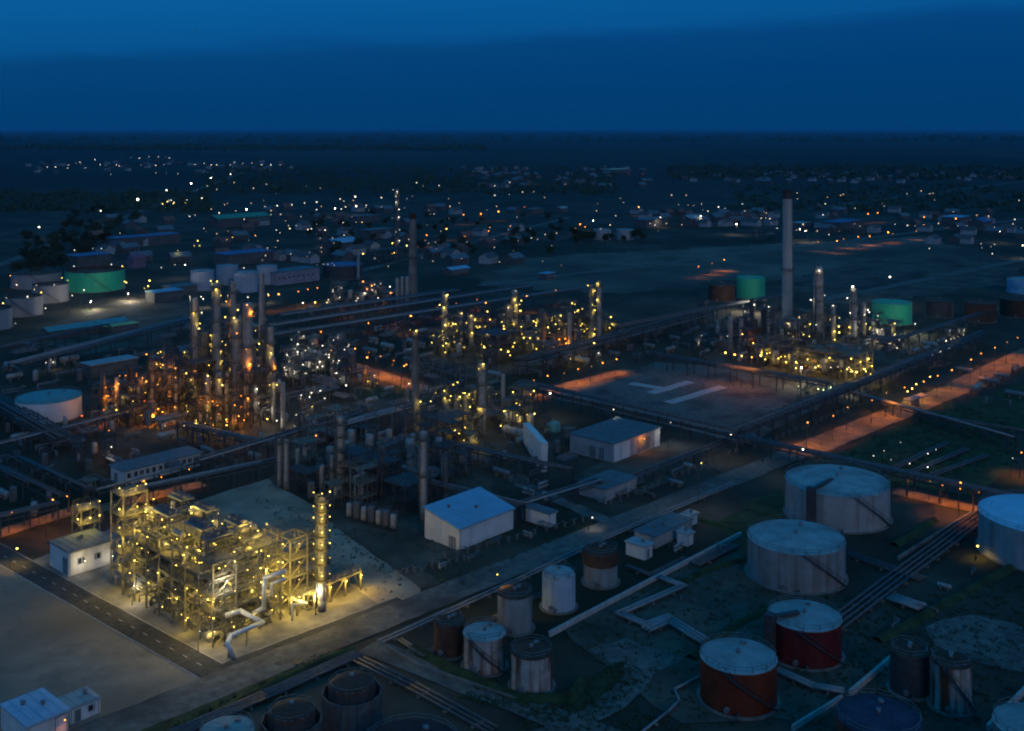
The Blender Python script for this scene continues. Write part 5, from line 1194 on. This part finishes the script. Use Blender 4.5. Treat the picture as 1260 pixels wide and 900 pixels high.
vrow(G(930, 552), G(1045, 505), 16, 'under the rack by the orange lit road')

# ---------------------------------------------------------------- road, yard and far lamps
SL = 'street_lamp'
near = [(612, 707, 'Y', 'twin yellow lamp by the small tanks road', 9, 900), (863, 570, 'Y', 'tall yellow lamp beside the long concrete road', 13, 900), (755, 504, 'w', 'white yard lamp behind the workshop, left of three', 8, 500), (825.5, 520, 'w', 'white yard lamp behind the workshop, middle of three', 8, 500),
  (899.5, 535, 'w', 'white yard lamp behind the workshop, right of three', 8, 700), (65, 615, 'O', 'orange street lamp at the left pipe crossing', 9, 2600), (177, 592, 'O', 'orange street lamp before the long low building', 9, 2200), (134, 530, 'o', 'orange lamp on the red lit lane left of the left unit', 8, 1200),
  (137, 550, 'w', 'small white lamp behind the long low building', 6, 300), (21, 675, 'Y', 'yellow lamp at the corner of the asphalt road by the hut', 4, 600), (80, 886, 'O', 'orange lamp between the bottom left shed and cabin', 3.4, 90), (1222, 622, 'O', 'lamp beside the blue roofed tank at the right edge', 9, 900),
  (1203, 672, 'Y', 'yellow work lamp at the foot of the blue roofed tank', 3, 500), (729, 637, 'w', 'small white lamp at the side road corner', 3, 150), (988, 553, 'W', 'white lamp at the near end of the orange lit road', 9, 700), (1182, 594, 'O', 'orange street lamp by the lane behind the pale tanks', 9, 3800),
  (1257, 557, 'O', 'orange lamp at the right edge by the grass field', 7, 3800), (1246, 564, 'w', 'white lamp at the right edge by the grass field', 7, 300), (549, 458, 'W', 'white yard lamp before the far middle unit', 9, 700), (677, 484, 'W', 'pale lamp over the orange lit middle road', 9, 900),
  (1095, 341, 'W', 'very bright white mast lamp right of the tall chimney', 16, 4000), (986, 453, 'W', 'glaring white lamp at the corner of the right unit', 7, 1800), (389, 536, 'O', 'orange lamp between the left and unlit units', 8, 700)]
for px, py, c, lb, z, pw in near: street_lamp(px, py, c, lb, 'road and yard lamps near the camera', z, pw)
def road_lamps(a, b_, n, c, label, group, z, pw):
    """low lamps hung along a lane, from survey point a to b"""
    (x0, y0), (x1, y1) = G(*a), G(*b_)
    for k in range(n):
        t_ = (k + .5)/n; x, y = x0 + (x1-x0)*t_ + rn.uniform(-1, 1), y0 + (y1-y0)*t_ + rn.uniform(-1, 1); d = depth_of(x, y)
        street_lamp(630 + F*(x*RT[0] + y*RT[1])/d, 0, c, label, group, z, pw*rn.uniform(.25, 1.0), SL, .8, d)
road_lamps((985, 557), (1178, 478), 9, 'o', 'orange lamp under the rack along the orange lit road', 'orange lamps along the right rack', 8, 4600)
road_lamps((1185, 474), (1262, 438), 5, 'o', 'orange lamp over the far stretch of the orange lit road', 'orange lamps of the far road stretch', 9, 5200)
road_lamps((645, 490), (768, 459), 7, 'o', 'orange lamp over the orange lit middle road', 'orange lamps of the middle road', 6, 3200)
road_lamps((430, 450), (512, 477), 5, 'o', 'orange lamp over the red lit side road', 'orange lamps of the side road', 8, 5000)
road_lamps((0, 660), (92, 630), 3, 'o', 'orange lamp over the lane left of the hut', 'orange lamps of the lane left of the hut', 5, 1200)
road_lamps((155, 620), (245, 598), 3, 'o', 'orange lamp over the lane behind the process module', 'orange lamps behind the process module', 5, 1300)
road_lamps((85, 534), (190, 507), 4, 'r', 'red lamp over the lane before the left unit', 'red lamps before the left unit', 5, 1500)
road_lamps((1108, 608), (1215, 632), 5, 'o', 'orange lamp over the lane behind the pale tanks', 'orange lamps of the lane behind the tanks', 5, 1500)
road_lamps((640, 286), (520, 315), 4, 'o', 'orange lamp along the far road behind the far chimney', 'orange lamps behind the far chimney', 8, 5000)
road_lamps((850, 345), (900, 332), 3, 'o', 'orange lamp along the far road left of the tall chimney', 'orange lamps left of the tall chimney', 8, 4500)
road_lamps((990, 312), (1140, 294), 5, 'o', 'orange lamp along the far road right of the tall chimney', 'orange lamps right of the tall chimney', 8, 3500)
road_lamps((440, 412), (600, 380), 6, 'r', 'red lamp under the long far racks', 'red lamps under the far racks', 6, 2600)
mid = conv(480, 300, 4.5, [(530,328,'O'),(757,290,'O'),(918,258,'o'),(115,400,'O'),(77,677,'o')]) + conv(420, 380, 4.5, [(350,317,'o'),(375,415,'w'),(143,270,'O'),(25,422,'w'),(150,80,'o')]) + conv(230, 220, 4.5, [(742,848,'O'),(975,570,'O'),(452,647,'O'),(508,640,'O'),(617,625,'O'),(670,613,'O'),(722,605,'O'),(315,495,'w')]) + conv(200, 400, 4.5, [(935,142,'o')])
for px, py, c in mid: street_lamp(px, py, c, 'orange road lamp between the middle units' if c in 'oO' else 'white road lamp between the middle units', ('orange' if c in 'oO' else 'white') + ' road lamps between the units', 9, 2500 if c == 'O' else 600)
fld = conv(980, 400, 4.5, [(577,650,'w'),(485,697,'w'),(427,725,'w'),(437,773,'w'),(523,745,'w'),(627,767,'w'),(728,713,'w'),(773,690,'w'),(727,787,'w')])
for px, py, c in fld: street_lamp(px, py, c, 'low white lamp over the loading tracks in the right field', 'white lamps over the loading tracks', 4.5, 60, SL, .5)
for px, py, c in conv(980, 400, 4.5, [(715,152,'w'),(760,160,'w'),(770,137,'w'),(845,122,'w'),(797,145,'w'),(828,88,'w')]): street_lamp(px, py, c, 'small white lamp right of the framed building', 'white lamps right of the framed building', 5, 100, SL, .5)
for px, py, c in conv(980, 400, 4.5, [(740,287,'Y'),(663,328,'Y'),(640,352,'Y'),(615,368,'y')]): street_lamp(px, py, c, 'yellow lamp beside the rack in the orange lit stretch', 'yellow lamps beside the right rack', 5, 700, SL, .5)
for q in (0, 1, 2):
    a, b_ = G(1092 + q*20, 585 + q*5), G(1168 + q*24, 548 + q*8)
    pipeline('loading track pipe under the white lamps, ' + ('left', 'middle', 'right')[q], [a, b_], .3, .5, 2, 1.2, pipem)
lf_ = conv(0, 230, 4.5, [(412,350,'w'),(515,343,'w'),(562,343,'w'),(160,423,'w'),(57,492,'o'),(92,543,'w'),(203,545,'w'),(190,570,'y'),(228,585,'y'),(300,540,'w'),(152,607,'w'),(35,615,'y'),(17,645,'y'),(57,662,'y'),(85,757,'w'),(252,673,'w'),(400,602,'w'),(375,518,'y'),(343,505,'y'),(330,465,'y'),(410,440,'w'),(617,430,'w'),(677,440,'y'),(690,525,'y'),(700,530,'y'),(828,520,'y'),(800,562,'y'),(820,550,'y'),(465,572,'w'),(665,258,'w'),(968,432,'w'),(1025,432,'W'),(985,352,'y'),(893,448,'w')])
for px, py, c in lf_: street_lamp(px, py, c, 'small %s lamp around the far left tanks' % ('orange' if c == 'o' else 'yellow' if c in 'yY' else 'white'), 'lamps around the far left tanks, %s' % ('orange' if c == 'o' else 'yellow' if c in 'yY' else 'white'), 9, 350)
rl = [('nearest', 48, 279.5, 'W'), ('second', 124, 259.5, 'w'), ('third', 169.5, 245.7, 'W'), ('fourth', 205, 234.3, 'W'), ('fifth', 235.3, 226, 'W'), ('sixth', 259.5, 219.3, 'W'), ('farthest', 283.7, 214.5, 'w')]
for k, px, py, c in rl: street_lamp(px, py, c, k + ' lamp along the far road on the left', 'lamps along the far left road', 11, 900, rs=1.9)
far = conv(230, 220, 4.5, [(10,205,'w'),(178,190,'w'),(270,178,'w'),(330,170,'W'),(432,155,'w'),(500,150,'w'),(582,145,'w'),(652,135,'w'),(718,130,'w'),(718,172,'w'),(848,112,'w'),(932,100,'W'),(870,125,'w'),(820,165,'W'),(855,168,'w'),(878,157,'w'),(937,153,'W'),(993,148,'w'),(1077,105,'w'),(1077,157,'w'),(865,243,'w'),(937,243,'y'),(970,240,'y'),(718,250,'w'),(605,260,'w'),(570,277,'w'),(515,300,'w'),(495,285,'w'),(670,282,'w'),(690,278,'w'),(737,285,'w'),(765,285,'w'),(380,315,'o'),(220,338,'y'),(253,325,'y'),(60,345,'y'),(40,372,'y'),(70,372,'y')])
far += conv(500, 200, 4.5, [(57,113,'w'),(490,183,'w'),(570,178,'w'),(317,290,'O'),(413,285,'O'),(510,273,'O'),(655,248,'r'),(222,368,'O'),(113,403,'O'),(155,285,'w'),(335,440,'w'),(962,342,'O'),(1035,323,'W'),(1128,347,'w'),(990,358,'o'),(937,363,'o'),(488,470,'w')])
far += conv(860, 220, 4.5, [(15,140,'w'),(50,180,'w'),(108,157,'w'),(240,140,'w'),(10,208,'W'),(208,252,'W'),(345,220,'w'),(370,218,'w'),(393,222,'w'),(433,275,'w'),(700,140,'w'),(687,200,'w'),(577,253,'w'),(560,280,'W'),(540,285,'w'),(590,290,'W'),(655,290,'w'),(720,310,'w'),(775,290,'w'),(765,345,'O'),(882,322,'O'),(937,195,'O'),(990,190,'O'),(1048,297,'O'),(1087,253,'w'),(1155,260,'w'),(1197,262,'w'),(1245,212,'o'),(1245,255,'o')])
far += conv(1080, 230, 6.92, [(395,258,'o'),(665,272,'O'),(945,268,'o'),(1168,278,'w'),(1040,380,'W'),(880,485,'w'),(887,522,'w'),(965,512,'w'),(995,490,'w'),(975,570,'w'),(1235,500,'W'),(440,525,'w')])
far += [(786, 255, 'O'), (812.6, 267.6, 'W'), (806, 277, 'w'), (800, 275, 'w'), (820, 275, 'w'), (228, 250, 'y'), (208, 247, 'w'), (214, 249, 'w'), (200, 251, 'y')] + conv(0, 120, 3, [(600,395,'y'),(618,385,'y'),(632,380,'w'),(612,405,'y'),(640,392,'y'),(690,378,'w'),(700,440,'w'),(720,435,'w'),(745,372,'w')])
nmz = {'w': 'white', 'W': 'bright white', 'y': 'yellow', 'Y': 'yellow', 'o': 'orange', 'O': 'bright orange', 'r': 'red'}
def zone(px): return 'at the far left' if px < 300 else 'at far centre left' if px < 480 else 'behind the far chimney' if px < 700 else 'beyond the open flat' if px < 960 else 'right of the tall chimney'
for px, py, c in far: street_lamp(px, py, c, 'distant %s lamp %s' % (nmz[c], zone(px)), 'distant %s lamps %s' % (nmz[c], zone(px)), 10, (2500 if c in 'WO' else 0))
vil = [(140,258),(175,258),(205,258),(252,250),(250,262),(280,245),(300,250),(315,262),(330,235),(350,230),(370,250),(410,285),(430,250),(450,220),(485,220),(515,225),(550,220),(585,220),(610,220),(625,225),(650,218),(520,252),(545,250),(575,280),(605,250),(615,280),(657,282),(575,252),(685,250),(720,248),(755,245),(780,250),(800,250),(850,250),(865,240),(895,245),(930,243),(965,250),(1000,250),(1035,250),(1055,243),(60,235),(270,262),(295,240),(390,252),(440,254)]
FAR_W, FAR_F = MB(), MB()
def far_light(px, py, m, k=1.):
    z = 9; d = dep(py, z); x, y = at(px, d); m.mi = 0; m.cyl((x, y, 0), (x, y, z), .12, n=5); m.mi = 1; m.ball((x, y, z + .5), rad(d, 'w')*k, 6, 4)
for px, py, c in conv(0, 120, 3, [(a, b_, 'w') for a, b_ in vil]): far_light(px, py, FAR_W, rn.uniform(.6, 1.1))
for px, py in ((548, 160.5), (605, 161), (612, 161), (598, 161.5), (432, 166), (575, 161.5)): far_light(px, py, FAR_W, 2.5)
struct(FAR_W.build('distant_white_lamps', [dsteel, LM['w']]), 'tiny white lamps of the far village and horizon', 'stuff')
# floodlights on the green tanks
for px, py, lb, pw in ((70, 366, 'floodlight left of the green tank at the far left', 9000), (112, 376, 'floodlight before the green tank at the far left', 9000), (158, 366, 'floodlight right of the green tank at the far left', 9000), (1092, 414, 'floodlight before the right green tank', 5000), (1126, 404, 'floodlight beside the right green tank', 4500), (928, 380, 'floodlight before the green tank behind the chimney', 4500), (909, 378, 'second floodlight before the green tank behind the chimney', 3500), (1262, 376, 'floodlight before the blue tank at the right edge', 5000)):
    street_lamp(px, py - 5, 'w', lb, 'floodlights of the green tanks', 5, pw, 'floodlight', .5)
for px, py in ((250, 372), (280, 368), (305, 370), (330, 366)): street_lamp(px, py - 4, 'w', 'lamp before the pale blue tank cluster', 'lamps before the pale blue tanks', 5, 1200, SL, .5)

# ---------------------------------------------------------------- trees, houses of the far settlement, scrub
def leafball(m, c, r, n, rnd, s=.6, squash=.8):
    for _ in range(n):
        while True:
            p = Vector((rnd.uniform(-1, 1), rnd.uniform(-1, 1), rnd.uniform(-1, 1)))
            if .25 < p.length < 1: break
        p = Vector(c) + Vector((p.x*r, p.y*r, p.z*r*squash)); a = Vector((rnd.gauss(0, 1), rnd.gauss(0, 1), rnd.gauss(0, 1))).normalized(); b_ = a.orthogonal().normalized(); q = s*rnd.uniform(.6, 1.3)
        m.add([p + a*q, p + b_*q*.7, p - a*q, p - b_*q*.7], [(0, 1, 2, 3)])
TV = []
for k in range(4):
    rnd = random.Random(40 + k); h = 9 + k*1.3; t1 = MB(); t1.cyl((0, 0, 0), (.2, 0, h*.55), .28, .14, 7); cr = MB()
    for q in range(7):
        a = q*2.4 + k; rr = h*.22*rnd.uniform(.6, 1.2); p = (rr*math.cos(a), rr*math.sin(a), h*rnd.uniform(.45, .88)); t1.cyl((.1, 0, h*.38), p, .1, .04, 5); leafball(cr, p, h*.19, 55, rnd)
    leafball(cr, (0, 0, h*.72), h*.24, 90, rnd); TV.append((t1.mesh('trunk', barkm), cr.mesh('crown', leafm)))
def tree(x, y, label, group, k, s):
    o = thing('tree', label, 'tree', (x, y, 0), rn.uniform(0, 6), group); o.scale = (s, s, s); put('trunk', TV[k][0], o); put('crown', TV[k][1], o)
for k in range(90):
    t_ = rn.random(); px, py = -10 + 150*t_ + rn.uniform(-30, 60), 345 - 75*t_ + rn.uniform(-18, 14)
    if py > 262: tree(*G(px, py), 'dark tree in the belt beside the far left road', 'trees beside the far left road', k % 4, rn.uniform(.7, 1.25))
for k in range(70):
    px = rn.uniform(380, 700); tree(*G(px, rn.uniform(268, 318)), 'dark tree among the far buildings at centre', 'trees among the far central buildings', k % 4, rn.uniform(.6, 1.1))
for k in range(26):
    px = rn.uniform(700, 800); tree(*G(px, 299 + rn.uniform(-5, 3)), 'dark tree in the clump on the open flat', 'trees in the clump on the open flat', k % 4, rn.uniform(.6, 1.0))
# far woods that read as one dark mass
rnd = random.Random(77); m = MB()
def wood(px0, px1, py0, py1, n, s):
    for _ in range(n):
        py = rnd.uniform(py0, py1); px = rnd.uniform(px0, px1); x, y = G(px, py); r = s*rnd.uniform(.6, 1.4); leafball(m, (x, y, r*.5), r, 9, rnd, r*.45, .55)
wood(-40, 600, 181, 186, 900, 16); wood(250, 760, 205, 240, 1100, 6); wood(820, 1300, 205, 222, 900, 7); wood(-40, 1300, 166, 176, 600, 26); wood(900, 1300, 228, 262, 500, 5); wood(-20, 260, 236, 262, 400, 6)
struct(m.build('woodland', leafm), 'distant dark woods and hedges below the horizon', 'stuff')
HV = []
for k in range(3):
    A, B, h = 11 + k*2, 8 + k, 4.5; m1 = MB().box((-A/2, -B/2, 0), (A/2, B/2, h)); m1.add([(-A/2, -B/2, h), (-A/2, B/2, h), (-A/2, 0, h+3), (A/2, -B/2, h), (A/2, B/2, h), (A/2, 0, h+3)], [(0, 2, 1), (3, 4, 5)])
    m2 = MB()
    for sg in (-1, 1): m2.add([(-A/2-.5, 0, h+3.15), (A/2+.5, 0, h+3.15), (A/2+.5, sg*(B/2+.6), h-.15), (-A/2-.5, sg*(B/2+.6), h-.15)], [(0, 1, 2, 3)])
    m3 = MB().box((-.6, -B/2-.06, 1.3), (.6, -B/2+.1, 2.6))
    HV.append((m1.mesh('wall', (farwall, wallg, farwall)[k]), m2.mesh('roof', (brick, farwall, roofd)[k]), m3.mesh('window', glass), A))
def house(x, y, label, group, k):
    o = thing('house', label, 'house', (x, y, 0), rn.choice((0, PI/2)) + rn.uniform(-.2, .2), group)
    put('wall', HV[k][0], o); put('roof', HV[k][1], o)
    for q in (-.3, .1, .32): put('window', HV[k][2], o, (HV[k][3]*q, 0, 0))
for k in range(70): house(*G(rn.uniform(560, 800), rn.uniform(206, 232)), 'small far house in the settlement beyond the open flat', 'houses beyond the open flat', k % 3)
for k in range(60): house(*G(rn.uniform(30, 360), rn.uniform(199, 214)), 'small house of the far village under the horizon at left', 'houses of the far left village', k % 3)
for k in range(60): house(*G(rn.uniform(830, 1260), rn.uniform(214, 226)), 'small far house on the plain behind the tall chimney', 'houses behind the tall chimney', k % 3)
for k in range(110):
    a = rn.random(); px, py = (rn.uniform(300, 640), rn.uniform(255, 325)) if a < .55 else (rn.uniform(1000, 1265), rn.uniform(258, 300)) if a < .8 else (rn.uniform(120, 300), rn.uniform(268, 330))
    x, y = G(px, py)
    if free(x, y, 8): house(x, y, 'low dull shed among the far works, ' + ('left of centre' if a < .55 else 'at the right' if a < .8 else 'at the left'), 'low dull sheds of the far works', k % 3)
for k in range(150):
    px, py = (rn.uniform(250, 700), rn.uniform(225, 330)) if k % 3 else (rn.uniform(700, 1260), rn.uniform(235, 285))
    far_light(px, py, FAR_F)
struct(FAR_F.build('distant_faint_lamps', [dsteel, LM['f']]), 'faint warm lamps scattered over the far works', 'stuff')
for k in range(36): house(*G(rn.uniform(780, 960), rn.uniform(262, 280)), 'low house among lamps left of the tall chimney', 'houses left of the tall chimney', k % 3)
# scrub: weeds and low bushes over the rough ground
m = MB(); rnd = random.Random(9)
def scrub(quad, n, s=.35):
    q = GP(*quad); xs, ys = [p[0] for p in q], [p[1] for p in q]; c = 0
    while c < n:
        p = (rnd.uniform(min(xs), max(xs)), rnd.uniform(min(ys), max(ys)))
        if inside(p, q):
            c += 1
            if free(p[0], p[1], .3):
                r = s*rnd.uniform(.5, 1.8); leafball(m, (p[0], p[1], r*.35), r, 7, rnd, r*.45, .6)
scrub([(600, 838), (690, 853), (770, 812), (800, 835), (740, 880), (690, 892), (560, 858)], 900); scrub([(170, 915), (400, 803), (440, 812), (200, 930)], 700)
scrub([(690, 780), (900, 668), (1010, 720), (1180, 800), (1000, 895), (800, 895)], 1500); scrub([(985, 575), (1170, 497), (1250, 520), (1260, 570), (1100, 600)], 900, .45)
scrub([(1040, 760), (1260, 700), (1260, 900), (1000, 900)], 900); scrub([(300, 610), (420, 640), (520, 700), (470, 740), (440, 725)], 250); scrub([(500, 560), (740, 640), (560, 730), (440, 640)], 700); scrub([(640, 830), (860, 900), (640, 925)], 500)
struct(m.build('scrub', leafm), 'weeds and low scrub over the rough ground', 'stuff')
# ---------------------------------------------------------------- single out look-alikes by their order in view
ORD = 'first second third fourth fifth sixth seventh eighth ninth tenth eleventh twelfth thirteenth fourteenth fifteenth sixteenth seventeenth eighteenth nineteenth twentieth'.split()
def ordinal(k): return ORD[k] if k < 20 else ('twenty-' if k < 29 else 'thirty-' if k < 39 else 'forty-') + ORD[(k - 20) % 10]
same = {}
for o in S.objects:
    if o.parent is None and 'label' in o and 'category' in o: same.setdefault(o['label'], []).append(o)
for lb, os_ in same.items():
    if 1 < len(os_) <= 48 and len(lb.split()) <= 13:
        os_.sort(key=lambda o: (o.location.x*RT[0] + o.location.y*RT[1]) / depth_of(o.location.x, o.location.y))
        for k, o in enumerate(os_):
            o['label'] = lb + ', ' + ('leftmost' if k == 0 else 'rightmost' if k == len(os_) - 1 else ordinal(k) + ' from left')
            if 'group' not in o: o['group'] = lb
